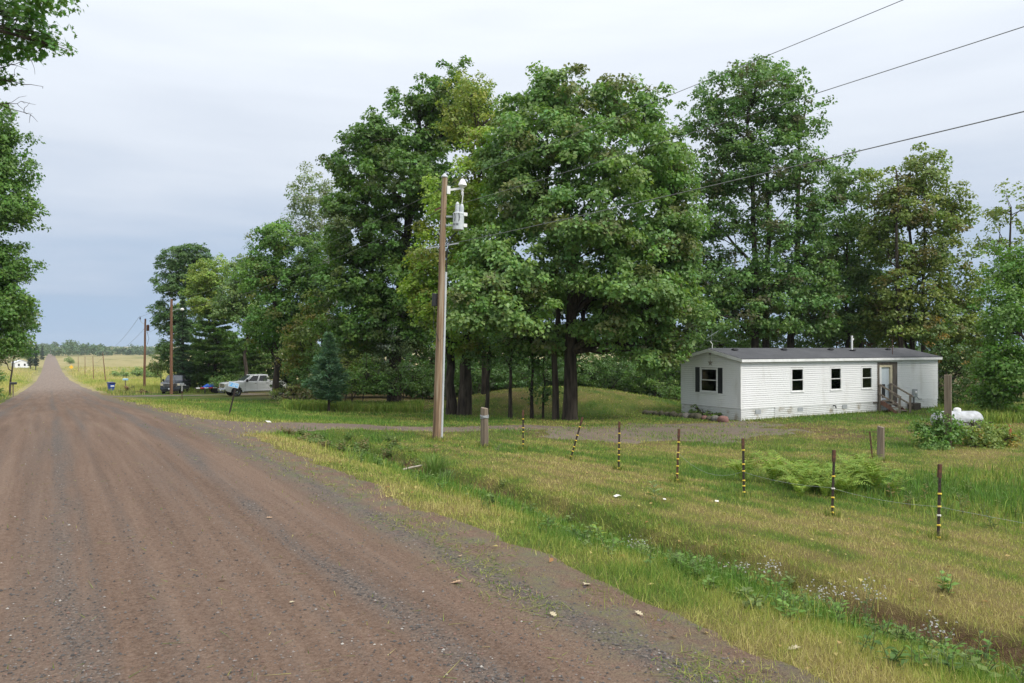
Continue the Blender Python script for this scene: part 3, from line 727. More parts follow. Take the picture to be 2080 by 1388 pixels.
# --- the two big yard trees and the maple behind
tree(1157, 40, [(1140, 190, 75, 62, 0), (1270, 225, 85, 68, 1), (1120, 300, 105, 85, -1), (1250, 330, 125, 90, -2), (1345, 330, 60, 100, 1), (1060, 420, 85, 90, -1), (1190, 460, 120, 90, -3), (1320, 490, 100, 100, -1), (1050, 560, 120, 70, -3), (1010, 640, 105, 55, -4), (1330, 620, 95, 75, -1), (1350, 690, 48, 60, 0), (1200, 590, 90, 60, 2), (1110, 690, 90, 42, 1), (1285, 580, 90, 60, -3), (1240, 665, 70, 45, -2), (1368, 590, 42, 60, 0), (1368, 430, 42, 85, 0), (1375, 520, 38, 65, 0), (1045, 250, 50, 55, 1), (1035, 330, 60, 85, 0), (1000, 520, 60, 70, -2), (1320, 720, 60, 40, -1)],
     'tall full oak with dark straight trunk beside the mound, middle of the photo', .36, base=OAK, dens=.80, per=135, L=.24, droop=.35, accent=(.13, .15, .05), acc_p=.12, bare=5, trunks=[(0, 0, .36), (-.45, .6, .17)])
tree(942, 44, [(985, 320, 60, 70, 0), (930, 420, 70, 75, -2), (890, 520, 62, 65, -3), (960, 520, 60, 70, -2), (890, 620, 60, 60, -3), (1000, 420, 55, 80, 1), (960, 690, 80, 45, 0), (860, 590, 45, 50, -3), (955, 600, 60, 50, -3)],
     'yellow-green maple with thick furrowed trunk just right of the transformer pole', .42, base=YEL, dens=.95, per=125, L=.21, accent=(.16, .18, .03), acc_p=.25, top=9, trunks=[(0, 0, .40), (-.55, .5, .30)])
tree(800, 54, [(895, 205, 72, 70, 0), (810, 285, 95, 78, 0), (940, 240, 70, 75, 3), (735, 345, 70, 75, 0), (850, 380, 120, 90, -2), (730, 420, 65, 60, -1), (770, 500, 110, 70, 0), (720, 580, 85, 80, -1), (830, 590, 90, 90, -1), (770, 670, 120, 60, 0)],
     'large dark green round-topped maple behind the transformer pole, left of the oak', .45, base=DARK, dens=.66, per=130, L=.27, accent=(.085, .12, .03), acc_p=.18, bare=3)
tree(985, 49, [(955, 195, 52, 55, 0), (930, 255, 50, 48, 0), (990, 245, 45, 50, 0)], 'olive tinted tree top showing between the dark maple and the oak', .2, base=(.125, .150, .030), dens=.7, per=85, L=.20)
# --- tall trees behind the home
tree(1545, 56, [(1530, 190, 120, 66, 0), (1530, 290, 85, 60, 0), (1450, 250, 70, 60, 0), (1620, 240, 62, 70, 0), (1480, 350, 90, 70, 0), (1590, 340, 90, 65, -1), (1440, 440, 60, 70, 0), (1560, 450, 100, 70, 0), (1480, 560, 85, 65, 0), (1600, 560, 90, 60, 0), (1660, 430, 50, 60, 0), (1520, 650, 120, 50, -1), (1420, 530, 50, 65, 1), (1640, 640, 70, 60, 0), (1560, 600, 110, 55, 1), (1450, 620, 70, 60, 1), (1640, 520, 60, 60, 1)],
     'tallest airy maple behind the white home with sky through its crown', .34, base=(.064, .116, .030), dens=.56, per=82, cr=.85, L=.26, accent=(.085, .09, .035), acc_p=.12, bare=5, trunks=[(-.5, 0, .3), (.9, .3, .28), (3.2, 0, .3)], inner=.12)
tree(1735, 60, [(1720, 370, 60, 60, 0), (1690, 460, 60, 60, 0), (1750, 480, 60, 70, 0), (1700, 580, 70, 60, 0), (1770, 610, 60, 60, 0), (1730, 670, 90, 40, 0), (1690, 530, 50, 60, 1), (1760, 550, 55, 60, 1), (1690, 640, 60, 50, 1)],
     'loose green tree with leaning limbs between the tallest maple and the olive trees', .2, base=(.07, .118, .03), dens=.62, per=82, L=.26, trunks=[(-.6, 0, .16), (.7, 0, .18)])
tree(1865, 55, [(1880, 350, 50, 58, 0), (1800, 390, 48, 50, 0), (1850, 430, 75, 60, 0), (1930, 430, 52, 60, 0), (1790, 490, 45, 50, 0), (1900, 520, 80, 60, 0), (1840, 590, 80, 50, 0), (1950, 600, 50, 60, 0), (1880, 660, 110, 50, 0), (1960, 680, 60, 50, 1), (1810, 640, 60, 55, 1)],
     'olive brown autumn tinted tree clump above the right end of the home', .24, base=OLV, dens=.72, per=84, L=.25, accent=(.13, .115, .03), acc_p=.12, trunks=[(-1.9, 0, .2), (-.2, .4, .2), (.5, 0, .17), (2.0, 0, .2)])
tree(2050, 58, [(2055, 420, 45, 50, 0), (2030, 490, 50, 45, 0), (2100, 520, 60, 60, 0), (2020, 560, 35, 40, 0)],
     'thin olive tree with loose branch tips at the right edge of the photo', .2, base=OLV, dens=.35, per=50, L=.24)
tree(2110, 42, [(2075, 545, 65, 60, 0), (2040, 640, 52, 70, -1), (2110, 620, 80, 90, 1), (2030, 740, 50, 60, -1), (2090, 760, 80, 70, -2), (2020, 810, 40, 45, 0)],
     'dense bright green bushy tree at the right edge beyond the gas tank', .22, base=(.060, .115, .020), dens=1.0, per=110, L=.20)
# --- the wood to the left
tree(640, 66, [(625, 400, 44, 64, 0), (680, 420, 30, 60, 1), (660, 470, 45, 70, 0), (600, 470, 30, 50, 0), (640, 560, 45, 50, 0)],
     'grey-green aspen with thin top and dead twigs left of the dark maple', .17, bark='birch', base=ASP, dens=.52, per=66, L=.23, bare=9)
tree(669, 60, [(668, 520, 34, 50, 1), (690, 600, 30, 40, 1)], 'birch with pale white trunk at the left end of the dark maple', .17, bark='birch', base=MID, dens=.35, per=50, L=.22)
tree(560, 64, [(560, 490, 52, 42, 0), (535, 560, 55, 55, 0), (600, 570, 55, 60, 0), (560, 640, 60, 50, -1), (610, 670, 50, 60, -1), (540, 688, 46, 38, 1), (620, 740, 40, 40, -3)],
     'mid green maple rising directly behind the silver truck', .26, base=MID, dens=.78, per=100, L=.25, accent=(.13, .15, .03), acc_p=.12)
tree(655, 63, [(640, 520, 45, 50, 0), (665, 590, 45, 50, 0), (625, 610, 45, 50, 0), (660, 660, 45, 45, 0)], 'mid green tree filling in below the grey-green aspen', .18, base=(.066, .118, .030), dens=.75, per=95, L=.24)
tree(620, 58, [(610, 700, 40, 60, 0), (592, 725, 32, 40, 0), (650, 640, 35, 60, 2)], 'young maple with low yellowing branches right of the silver truck', .12, base=(.10, .13, .028), dens=.55, per=75, L=.22, accent=(.2, .18, .04), acc_p=.2)
tree(500, 84, [(505, 560, 45, 45, 0), (480, 620, 50, 50, 0), (530, 640, 45, 50, 0)], 'pale green round tree behind the white pine and the maple', .22, base=(.075, .118, .034), dens=.95, per=95, L=.27)
tree(425, 92, [(430, 560, 50, 38, 0), (410, 610, 40, 45, 0), (450, 620, 45, 45, 0)], 'light yellow-green tree top above the white pine', .2, base=(.12, .165, .032), dens=.8, per=90, L=.27)
tree(370, 104, [(360, 530, 42, 36, 0), (400, 520, 32, 30, 0), (345, 580, 36, 36, 0), (395, 580, 40, 40, 0), (340, 640, 30, 35, 0), (370, 660, 45, 40, 0), (325, 625, 16, 12, 0), (345, 710, 28, 40, 0)],
     'dark round oak at the left end of the wood above the yard light pole', .3, base=(.045, .085, .026), dens=.60, per=95, L=.30)
tree(328, 108, [(325, 735, 16, 30, 0), (312, 750, 10, 16, 0)], 'small bushy tree at the field edge behind the yard light pole', .08, base=(.09, .125, .035), dens=.6, per=60, L=.25)

# --- conifers
def conifer(px, Y, py_top, py_bot, half_px, label, base, L=.2, name='pine_tree', tiers=16, per=9, tuft=26, up=.12, r=.16, low=.12, loose=.25):
    X0, T0 = W(px, Y); z0 = tz(X0, T0); root = empty(name, (X0, T0, z0)); tag(root, label, 'tree')
    H = zp(py_top, Y) - z0; Rm = half_px * Y / FPX; zb = max(.3, zp(py_bot, Y) - z0)
    mb = MB(); mb.tube([(0, 0, -.2), (.03, 0, H * .4), (0, .03, H * .8), (0, 0, H * .99)], [r * 1.2, r * .85, r * .35, .015], 8)
    PP, AA, NN, LL, IDX = [], [], [], [], []; ci = 0
    for i in range(tiers):
        f = (i + .3) / tiers; z = zb + (H - zb) * f; rad = Rm * (1 - f) ** .85 * (.35 + .65 * min(1, (f + low) / .25)) if f < .15 else Rm * (1 - f) ** .85
        nb = max(4, int(per * (1 - .45 * f))); a0 = random.random() * 6.28
        for k in range(nb):
            a = a0 + 6.283 * k / nb + random.gauss(0, .25); ln = rad * random.uniform(.72, 1.15); zz = z + random.gauss(0, .25) * (H / tiers) * .6
            tip = Vector((math.cos(a) * ln, math.sin(a) * ln, zz + ln * up)); st = Vector((0, 0, zz))
            lp = limb(mb, st, tip, .03 + .012 * ln, .008, -.05, .05, 4, 4)
            nt_ = max(2, int(2 + ln * 2.4))
            for j in range(nt_):
                t = .30 + .70 * (j + random.random()) / nt_; c = st.lerp(tip, t); c.z -= .05 * ln * math.sin(math.pi * t)
                side = random.gauss(0, loose) * ln * .55; c += Vector((-math.sin(a), math.cos(a), 0)) * side
                n = int(tuft * random.uniform(.6, 1.3)); d = nrm(rng.normal(0, 1, (n, 3))); d[:, 2] *= .55
                rr = .42 * (.6 + .15 * min(ln, 3)); P = np.array(c)[None] + d * rr * rng.random((n, 1)) ** .5
                PP.append(P); AA.append(d + np.array([math.cos(a), math.sin(a), .25])[None] * .8 + rng.normal(0, .25, (n, 3))); NN.append(np.array([math.cos(a) * .7, math.sin(a) * .7, .7]) + rng.normal(0, .5, (n, 3)))
                LL.append(L * rng.uniform(.7, 1.3, n)); IDX += [ci] * n; ci += 1
    P = np.concatenate(PP); n = len(P); l = np.concatenate(LL)
    V, F, C = leaves(P, np.concatenate(AA), np.concatenate(NN), l, l * .26, jitter_col(np.array(base) * 1.75, n, ci, np.array(IDX), .10, .2), .05)
    mb.build('trunk', M['bark'], root, smooth=True); link('crown', tri_mesh('crown', V, F, C), M['needle'], root)
    return root
conifer(436, 92, 572, 790, 76, 'big soft white pine behind the dark truck and trailer', (.075, .135, .030), .42, tiers=17, per=11, tuft=36, up=.16, r=.22, loose=.4)
conifer(515, 88, 640, 765, 40, 'smaller white pine squeezed between the big pine and the maple', (.078, .13, .033), .40, tiers=11, per=9, tuft=30, up=.16)
conifer(371, 88, 600, 770, 24, 'narrow dark spruce just right of the yard light pole', (.035, .068, .030), .30, name='spruce_tree', tiers=20, per=9, tuft=22, up=-.12, r=.14)
conifer(668, 46, 674, 814, 46, 'small blue-green young pine standing alone before the wood', (.062, .118, .058), .21, tiers=12, per=8, tuft=40, up=.45, r=.07, loose=.5)

# --- left hand side of the road
tree(-120, 47, [(0, 330, 62, 70, 0), (-40, 260, 70, 60, 0), (10, 430, 68, 70, 0), (-60, 380, 90, 110, 0), (-10, 540, 70, 65, 0), (5, 620, 60, 55, 0), (-60, 560, 90, 90, 0), (-30, 680, 70, 50, 0)],
     'dense dark green tree overhanging the left edge of the road', .35, base=(.058, .112, .022), dens=.95, per=120, L=.22, droop=.3)
tree(-40, 66, [(30, 640, 40, 45, 0), (0, 700, 50, 35, 0), (-30, 600, 50, 60, 0)], 'dark bushy tree below the overhanging one, left road edge', .2, base=(.045, .088, .022), dens=.9, per=110, L=.24)
tree(20, 92, [(58, 648, 20, 32, 0), (40, 690, 26, 26, 0), (25, 650, 25, 40, 0), (20, 718, 28, 24, 0), (-5, 725, 28, 22, 0)], 'pale grey-leaved aspen behind the left road edge trees', .12, base=(.12, .145, .085), dens=.45, per=55, L=.26)
# near maple whose bough hangs into the top left corner
def near_maple():
    X0, T0 = -7.5, 18.0; z0 = tz(X0, T0); root = empty('maple_tree', (X0, T0, z0))
    tag(root, 'near maple whose leafy bough and bare twigs hang in the top left corner', 'tree')
    lobes = []
    for (px, py, rx, ry, Yl) in ((20, 60, 90, 62, 17.5), (95, 88, 48, 42, 17.5), (-20, 150, 40, 18, 17.5), (-120, 60, 120, 110, 17), (40, -30, 110, 60, 17), (-170, -60, 120, 90, 17)):
        x, t = W(px, Yl); s = Yl / FPX
        lobes.append(((x - X0, t - T0, zp(py, Yl) - z0), rx * s, max(rx, ry) * s, ry * s))
    (P, A, N, l, w, C), CC, LI = foliage(lobes, dens=4.2, cr=.30, per=26, L=.135, base=(.055, .115, .022), droop=.5, flat=.8)
    # five-lobed leaves
    A = nrm(A); S = nrm(np.cross(N, A)); Nn = np.cross(A, S); n = len(P)
    sh = [(-.5, 0), (-.22, .12), (-.25, .42), (.0, .26), (.12, .55), (.2, .22), (.55, 0), (.2, -.22), (.12, -.55), (.0, -.26), (-.25, -.42), (-.22, -.12)]
    V = np.stack([P + A * (l * a)[:, None] + S * (l * b)[:, None] + Nn * (l * abs(b) * .25)[:, None] for a, b in sh], 1).reshape(-1, 3)
    f = np.array([(0, 1, 11), (1, 2, 3), (11, 9, 10), (1, 3, 9), (1, 9, 11), (3, 4, 5), (9, 7, 8), (3, 5, 7), (3, 7, 9), (5, 6, 7)])
    F = (np.arange(n)[:, None, None] * 12 + f[None]).reshape(-1, 3)
    mb = MB(); tr = [(0, 0, -.3), (.1, 0, 2), (.15, .1, 5), (.3, 0, 8.5), (.4, .1, 12)]; mb.tube(tr, [.42, .33, .28, .2, .08], 10)
    for i, (c, rx, ry, rz) in enumerate(lobes):
        lp = limb(mb, tr[2] if c[2] < 9 else tr[3], c, .10, .03, .06, .10, 6)
        cl = CC[LI == i]
        for j in rng.choice(len(cl), min(len(cl), 16), replace=False): limb(mb, lp[random.choice((3, 4, 5, 6))], cl[j], .016, .004, .04, .2, 3, 4)
    # bare twigs under the bough
    for (a, b) in (((-60, 150), (85, 175)), ((-60, 185), (60, 232)), ((-80, 215), (40, 205)), ((-30, 140), (60, 120))):
        pa, pb = W(a[0], 17.5), W(b[0], 17.5)
        s = Vector((pa[0] - X0, pa[1] - T0, zp(a[1], 17.5) - z0)); e_ = Vector((pb[0] - X0, pb[1] - T0, zp(b[1], 17.5) - z0))
        lp = limb(mb, s, e_, .020, .004, -.02, .14, 7, 4)
        for q in range(9):
            st = lp[random.randint(2, 7)]; k = random.uniform(.15, .5)
            limb(mb, st, st + Vector((random.gauss(.35, .3), random.gauss(0, .4), random.gauss(.1, .45))) * k, .007, .003, 0, .2, 3, 3)
    x, t = W(-80, 17.5); limb(mb, tr[2], Vector((x - X0, t - T0, zp(180, 17.5) - z0)), .09, .02, .05, .1, 6)
    mb.build('trunk', M['bark'], root, smooth=True); link('crown', tri_mesh('crown', V, F, np.repeat(C, 12, 0)), M['leaf'], root)
near_maple()

# --- slim trunks below the oak
def sapling(px, Y, r, h, label, lobes=()):
    return tree(px, Y, lobes, label, r, name='sapling', dens=.7, per=60, L=.18, base=(.055, .10, .028), top=h)
sapling(989, 42.5, .13, 5, 'slim dark trunk between the thick maple and the leaning post tree', [(990, 720, 45, 40, 0), (1010, 650, 50, 40, 1)])
sapling(1036, 40.5, .12, 5, 'slender trunk under the oak nearest the driveway', [(1050, 700, 55, 38, 0), (1030, 740, 30, 25, 0)])
sapling(1080, 41.5, .11, 4.5, 'leafy young stem left of the oak trunk', [(1085, 735, 30, 45, 0), (1075, 790, 16, 22, 0)])
sapling(1103, 42.0, .07, 4.5, 'thinnest stem beside the oak trunk', [(1110, 700, 35, 40, 0), (1110, 800, 16, 28, -.5)])

# --- understory shrubs
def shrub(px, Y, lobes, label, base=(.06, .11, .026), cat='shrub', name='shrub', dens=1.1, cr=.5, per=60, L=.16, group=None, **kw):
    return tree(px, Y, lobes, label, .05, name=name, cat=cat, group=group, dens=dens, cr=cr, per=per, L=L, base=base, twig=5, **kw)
shrub(805, 52, [(790, 730, 45, 50, 0), (820, 700, 40, 40, 0), (770, 770, 45, 30, 0)], 'shrub with silvery white leaf undersides between pine and pole', (.07, .10, .04), accent=(.26, .29, .24), acc_p=.25)
shrub(715, 52, [(715, 735, 38, 50, 0), (740, 780, 40, 28, 0)], 'yellow-green bush right of the small blue pine', (.09, .115, .028))
shrub(600, 56, [(590, 790, 30, 22, 0), (625, 800, 28, 20, 0), (565, 806, 16, 12, -1)], 'low bushes at the edge of the wood right of the silver truck', (.09, .11, .035), accent=(.16, .13, .04), acc_p=.3)
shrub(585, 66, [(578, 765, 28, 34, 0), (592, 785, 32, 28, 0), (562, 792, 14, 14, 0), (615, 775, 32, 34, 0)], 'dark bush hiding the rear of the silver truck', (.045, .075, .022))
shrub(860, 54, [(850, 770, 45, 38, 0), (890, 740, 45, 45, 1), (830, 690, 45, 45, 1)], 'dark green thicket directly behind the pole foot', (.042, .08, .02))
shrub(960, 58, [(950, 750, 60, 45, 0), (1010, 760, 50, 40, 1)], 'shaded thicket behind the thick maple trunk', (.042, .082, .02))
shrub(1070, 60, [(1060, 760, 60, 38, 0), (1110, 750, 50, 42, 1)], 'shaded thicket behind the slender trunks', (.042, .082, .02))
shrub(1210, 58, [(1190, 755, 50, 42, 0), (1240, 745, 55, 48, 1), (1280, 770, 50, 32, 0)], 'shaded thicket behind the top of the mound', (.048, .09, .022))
shrub(1330, 56, [(1310, 765, 45, 38, 0), (1355, 740, 45, 55, 1), (1370, 800, 30, 20, -3)], 'green bushes between the mound and the home', (.06, .11, .024))
shrub(1400, 50, [(1360, 790, 22, 28, 0), (1372, 720, 28, 45, 1)], 'bush touching the back corner of the white home', (.06, .105, .026))
shrub(1470, 62, [(1460, 700, 60, 45, 0), (1530, 690, 60, 45, 0)], 'thicket showing above the left half of the home roof', (.055, .10, .022))
shrub(1620, 62, [(1600, 690, 70, 42, 0), (1680, 690, 60, 42, 0)], 'thicket showing above the middle of the home roof', (.055, .10, .022))
shrub(1770, 62, [(1750, 690, 60, 42, 0), (1820, 680, 60, 46, 0)], 'reddish tinted thicket behind the roof vent pipe', (.07, .09, .028), accent=(.16, .07, .03), acc_p=.15)
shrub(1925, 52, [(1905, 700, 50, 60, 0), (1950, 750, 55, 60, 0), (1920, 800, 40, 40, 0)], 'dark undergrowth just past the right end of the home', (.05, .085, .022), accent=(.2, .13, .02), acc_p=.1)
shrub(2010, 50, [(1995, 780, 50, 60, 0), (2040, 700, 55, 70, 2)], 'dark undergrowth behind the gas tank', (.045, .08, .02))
shrub(1925, 28.2, [(1890, 890, 36, 24, 0), (1912, 866, 28, 30, 0), (1872, 866, 22, 12, .3), (1900, 905, 36, 14, -.3), (1940, 880, 26, 30, -.2)], 'leafy weed bush around the foot of the tall grey post', (.07, .125, .028), cr=.30, L=.115, dens=4.0, per=60)
shrub(1985, 28.6, [(1965, 886, 36, 26, 0), (2010, 884, 40, 28, 0), (2035, 896, 28, 24, 0), (1990, 908, 44, 16, -.3)], 'yellowing goldenrod and weed bush right of the tall grey post', (.10, .135, .03), cr=.30, L=.115, dens=4.0, per=60, accent=(.22, .17, .03), acc_p=.2)
shrub(1955, 31.5, [(1975, 862, 22, 12, 0), (2000, 858, 16, 10, 1.5)], 'light green weeds beside the gas tank', (.09, .14, .03), cr=.25, L=.09, dens=2.8, per=40)
shrub(255, 85, [(250, 795, 14, 9, 0), (275, 798, 18, 9, 0), (300, 795, 12, 7, 0), (262, 788, 8, 7, 0)], 'brown and green roadside weed bush right of the blue bin', (.11, .11, .04), accent=(.16, .09, .05), acc_p=.3, cr=.4)
shrub(-12, 62, [(-10, 765, 16, 22, 0), (-14, 795, 22, 14, 0), (-30, 770, 20, 26, 0)], 'low green bush at the left road edge by the black mailbox', (.075, .12, .03))
shrub(735, 50, [(715, 770, 35, 34, 0), (750, 760, 38, 40, 0)], 'bright leafy bush just right of the small blue pine foot', (.075, .13, .03))
shrub(815, 50.5, [(800, 785, 45, 26, 0), (840, 765, 40, 40, 0), (770, 790, 35, 20, 0)], 'leafy bush with arching branches left of the pole foot', (.062, .11, .03))
shrub(700, 56, [(700, 690, 40, 40, 0), (740, 660, 45, 50, 0), (790, 650, 45, 45, 0)], 'tall light green understory shrub above the small blue pine', (.08, .125, .03))
shrub(640, 57, [(625, 770, 32, 36, 0), (645, 720, 34, 40, 0)], 'green bush immediately left of the small blue pine', (.068, .12, .028))
shrub(470, 84, [(450, 775, 30, 16, 0), (490, 770, 25, 16, 2)], 'low bush beneath the white pine behind the trailer', (.055, .095, .022))
# --- scrub in the far field and the spruces by the far white house
for (px, Y, w_, h_, lb) in ((232, 265, 8, 7, 'first small green scrub bush in the far field, nearest the road'), (252, 255, 10, 9, 'second scrub bush in the far field'), (277, 250, 11, 14, 'taller scrub bush in the far field, left of the brown pole'), (300, 240, 12, 12, 'scrub bush in the far field right of the brown pole'), (316, 225, 10, 13, 'scrub bush in the far field nearest the wood'), (140, 480, 9, 8, 'lone pale scrub bush beside the far road')):
    yb = HY + FPX * (CAMZ - tz(*W(px, Y))) / Y
    shrub(px, Y, [(px, yb - h_, w_, h_ * .8, 0), (px + w_ * .6, yb - h_ * .6, w_ * .7, h_ * .6, 1)], lb, (.10, .15, .045), cr=.9, per=36, L=.42, dens=.5)
for (px, Y, top, lb) in ((62, 380, 694, 'left of the two dark spruces beyond the white far house'), (73, 372, 697, 'right of the two dark spruces beyond the white far house'), (86, 640, 702, 'small hazy spruce farther along the road')):
    conifer(px, Y, top, 742, 6.5 if Y < 500 else 5, lb, (.032, .055, .032), 1.1, name='spruce_tree', tiers=13, per=7, tuft=9, up=-.15, r=.2)

# --- woodland that reads as one mass
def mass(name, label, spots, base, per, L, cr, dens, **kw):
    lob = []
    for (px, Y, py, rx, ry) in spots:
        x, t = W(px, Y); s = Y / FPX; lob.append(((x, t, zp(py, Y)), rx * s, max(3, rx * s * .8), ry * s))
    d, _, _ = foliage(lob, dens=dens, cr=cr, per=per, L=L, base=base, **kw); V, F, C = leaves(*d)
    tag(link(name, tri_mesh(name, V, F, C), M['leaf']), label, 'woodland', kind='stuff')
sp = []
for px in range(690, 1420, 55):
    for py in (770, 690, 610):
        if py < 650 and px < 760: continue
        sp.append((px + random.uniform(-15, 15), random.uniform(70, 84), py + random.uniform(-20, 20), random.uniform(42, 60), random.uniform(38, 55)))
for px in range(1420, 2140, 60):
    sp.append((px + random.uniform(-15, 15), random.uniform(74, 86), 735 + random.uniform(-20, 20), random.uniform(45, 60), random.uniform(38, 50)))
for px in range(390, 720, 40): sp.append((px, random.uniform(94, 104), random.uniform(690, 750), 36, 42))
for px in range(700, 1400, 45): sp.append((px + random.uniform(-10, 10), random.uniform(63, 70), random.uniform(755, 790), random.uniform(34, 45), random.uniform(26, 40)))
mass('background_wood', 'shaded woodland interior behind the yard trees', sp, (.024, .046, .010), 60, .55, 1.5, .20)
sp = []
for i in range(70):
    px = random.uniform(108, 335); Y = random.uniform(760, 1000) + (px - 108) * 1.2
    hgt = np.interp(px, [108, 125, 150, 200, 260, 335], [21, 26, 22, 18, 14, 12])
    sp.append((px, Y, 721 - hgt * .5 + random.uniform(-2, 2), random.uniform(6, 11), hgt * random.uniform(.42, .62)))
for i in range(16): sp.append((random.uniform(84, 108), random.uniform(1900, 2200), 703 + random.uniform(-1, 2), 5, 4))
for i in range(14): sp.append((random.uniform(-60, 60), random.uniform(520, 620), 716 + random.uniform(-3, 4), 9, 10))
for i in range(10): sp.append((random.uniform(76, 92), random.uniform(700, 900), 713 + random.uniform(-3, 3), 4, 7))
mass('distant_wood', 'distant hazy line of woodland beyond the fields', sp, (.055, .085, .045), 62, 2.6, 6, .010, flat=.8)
# ------------------------------------------------------------------ the white mobile home
HL, HD = 16.6, 4.25          # length, depth
Z_SK, Z_EAVE, Z_RIDGE = .60, 2.94, 3.62      # skirting top, soffit, ridge above the pad
home = empty('mobile_home', (HX, HT, HZ)); tag(home, 'long white sided mobile home with grey roof at the end of the driveway', 'mobile home')
BH = .106
wins = [(3.66, 4.60, 1.36, 2.56), (6.76, 7.66, 1.36, 2.56), (9.42, 10.32, 1.36, 2.56)]
door_cut = (10.80, 12.62, .30, 2.82)
def wall_holes(L, z0, z1, holes, y0, y1):
    xs = sorted({0, L, *[h[0] for h in holes], *[h[1] for h in holes]}); zs = sorted({z0, z1, *[h[2] for h in holes], *[h[3] for h in holes]})
    mb = MB()
    for a, b in zip(xs, xs[1:]):
        for c_, d in zip(zs, zs[1:]):
            mx, mz = (a + b) / 2, (c_ + d) / 2
            if any(h[0] < mx < h[1] and h[2] < mz < h[3] for h in holes): continue
            mb.box(a, b, y0, y1, c_, d)
    return mb
board_cache = {}
def board_mesh(L, h, L2=None, s=0):
    """one lap of siding: bottom edge proud; L2/s: shorter top edge for the gable"""
    key = (round(L, 3), round(h, 3), L2 and round(L2, 3), round(s, 3))
    if key not in board_cache:
        L2_ = L if L2 is None else L2
        me = bpy.data.meshes.new('siding_board')
        pr = [(-.034, 0), (-.031, h * .66), (-.003, h * .74), (-.003, h), (0, h), (0, 0)]; kk = len(pr)
        v = [(s * zz / h, yy, zz) for yy, zz in pr] + [(L + (s + L2_ - L) * zz / h, yy, zz) for yy, zz in pr]
        me.from_pydata(v, [], [tuple(range(kk - 1, -1, -1)), tuple(range(kk, 2 * kk))] + [(q, (q + 1) % kk, (q + 1) % kk + kk, q + kk) for q in range(kk)]); me.materials.append(M['siding']); board_cache[key] = me
    return board_cache[key]
fw = wall_holes(HL, Z_SK - .02, Z_EAVE + .02, wins + [(10.98, 12.20, .55, 2.70)], .004, .11).build('front_wall', M['inside'], home)
z = Z_SK
while z < Z_EAVE - .02:
    h = min(BH, Z_EAVE - z); cuts = sorted([(a, b) for a, b, c_, d in wins if z + h * .6 > c_ and z + h * .4 < d] + [(door_cut[0], door_cut[1])] * (z + h > door_cut[2] and z < door_cut[3]))
    x = .03
    for a, b in cuts + [(HL - .03, 0)]:
        while a - x > .05:
            L_ = min(a - x, random.choice((1.83, 2.44, 3.05, 3.66)))
            if a - x - L_ < .4: L_ = a - x
            link('siding_board', board_mesh(L_ - .004, h - .003), None, fw, (x, random.uniform(-.003, .002), z + random.uniform(-.002, .002))); x += L_
        x = b
    z += BH
gw_win = (1.48, 2.66, 1.36, 2.56)     # local x = HD - v
gw = wall_holes(HD, Z_SK - .02, Z_EAVE + .02, [gw_win], .004, .11)
gw.prism([(0, Z_EAVE + .021), (HD, Z_EAVE + .021), (HD / 2, Z_RIDGE - .12)], .004, .11)
gwo = gw.build('gable_wall', M['inside'], home, (0, HD, 0), (0, 0, -math.pi / 2))
sl = (Z_RIDGE - .10 - Z_EAVE) / (HD / 2)
z = Z_SK
while z < Z_RIDGE - .16:
    h = BH
    def ext(zz): e_ = max(0, (zz - Z_EAVE) / sl); return .03 + e_, HD - .03 - e_
    a0, b0 = ext(z); a1, b1 = ext(z + h)
    if b0 - a0 < .12: break
    if z + h * .6 > gw_win[2] and z + h * .4 < gw_win[3]:
        link('siding_board', board_mesh(gw_win[0] - .03, h - .003), None, gwo, (.03, 0, z)); link('siding_board', board_mesh(HD - .03 - gw_win[1], h - .003), None, gwo, (gw_win[1], 0, z))
    else: link('siding_board', board_mesh(b0 - a0, h - .003, max(.02, b1 - a1), a1 - a0), None, gwo, (a0, 0, z))
    z += BH
mb = MB(); mb.box(.12, HL - .12, HD - .11, HD, Z_SK, Z_EAVE); mb.build('rear_wall', M['siding'], home)
mb = MB(); mb.box(HL - .11, HL - .004, .12, HD - .001, Z_SK, Z_EAVE); mb.prism([(HD - .02, Z_EAVE), (.02, Z_EAVE), (HD / 2, Z_RIDGE - .12)], 0, .1, Matrix.Translation((HL - .105, 0, 0)) @ Matrix.Rotation(math.pi / 2, 4, 'Z') @ Matrix.Scale(-1, 4, (0, 1, 0))); mb.build('end_wall', M['siding'], home)
MB().box(.12, HL - .12, .12, HD - .12, Z_SK + .02, Z_SK + .08).build('floor_deck', M['inside'], home)
MB().box(.115, HL - .115, .115, HD - .115, Z_EAVE - .06, Z_EAVE - .02).build('ceiling_deck', M['inside'], home)
# corner trims
for (x0, x1, y0, y1) in ((-.035, .03, -.035, .03), (HL - .03, HL + .035, -.035, .03), (-.035, .03, HD - .03, HD + .035)):
    MB().box(x0, x1, y0, y1, Z_SK - .03, Z_EAVE).build('corner_trim', M['white_paint'], home, bevel=.006)
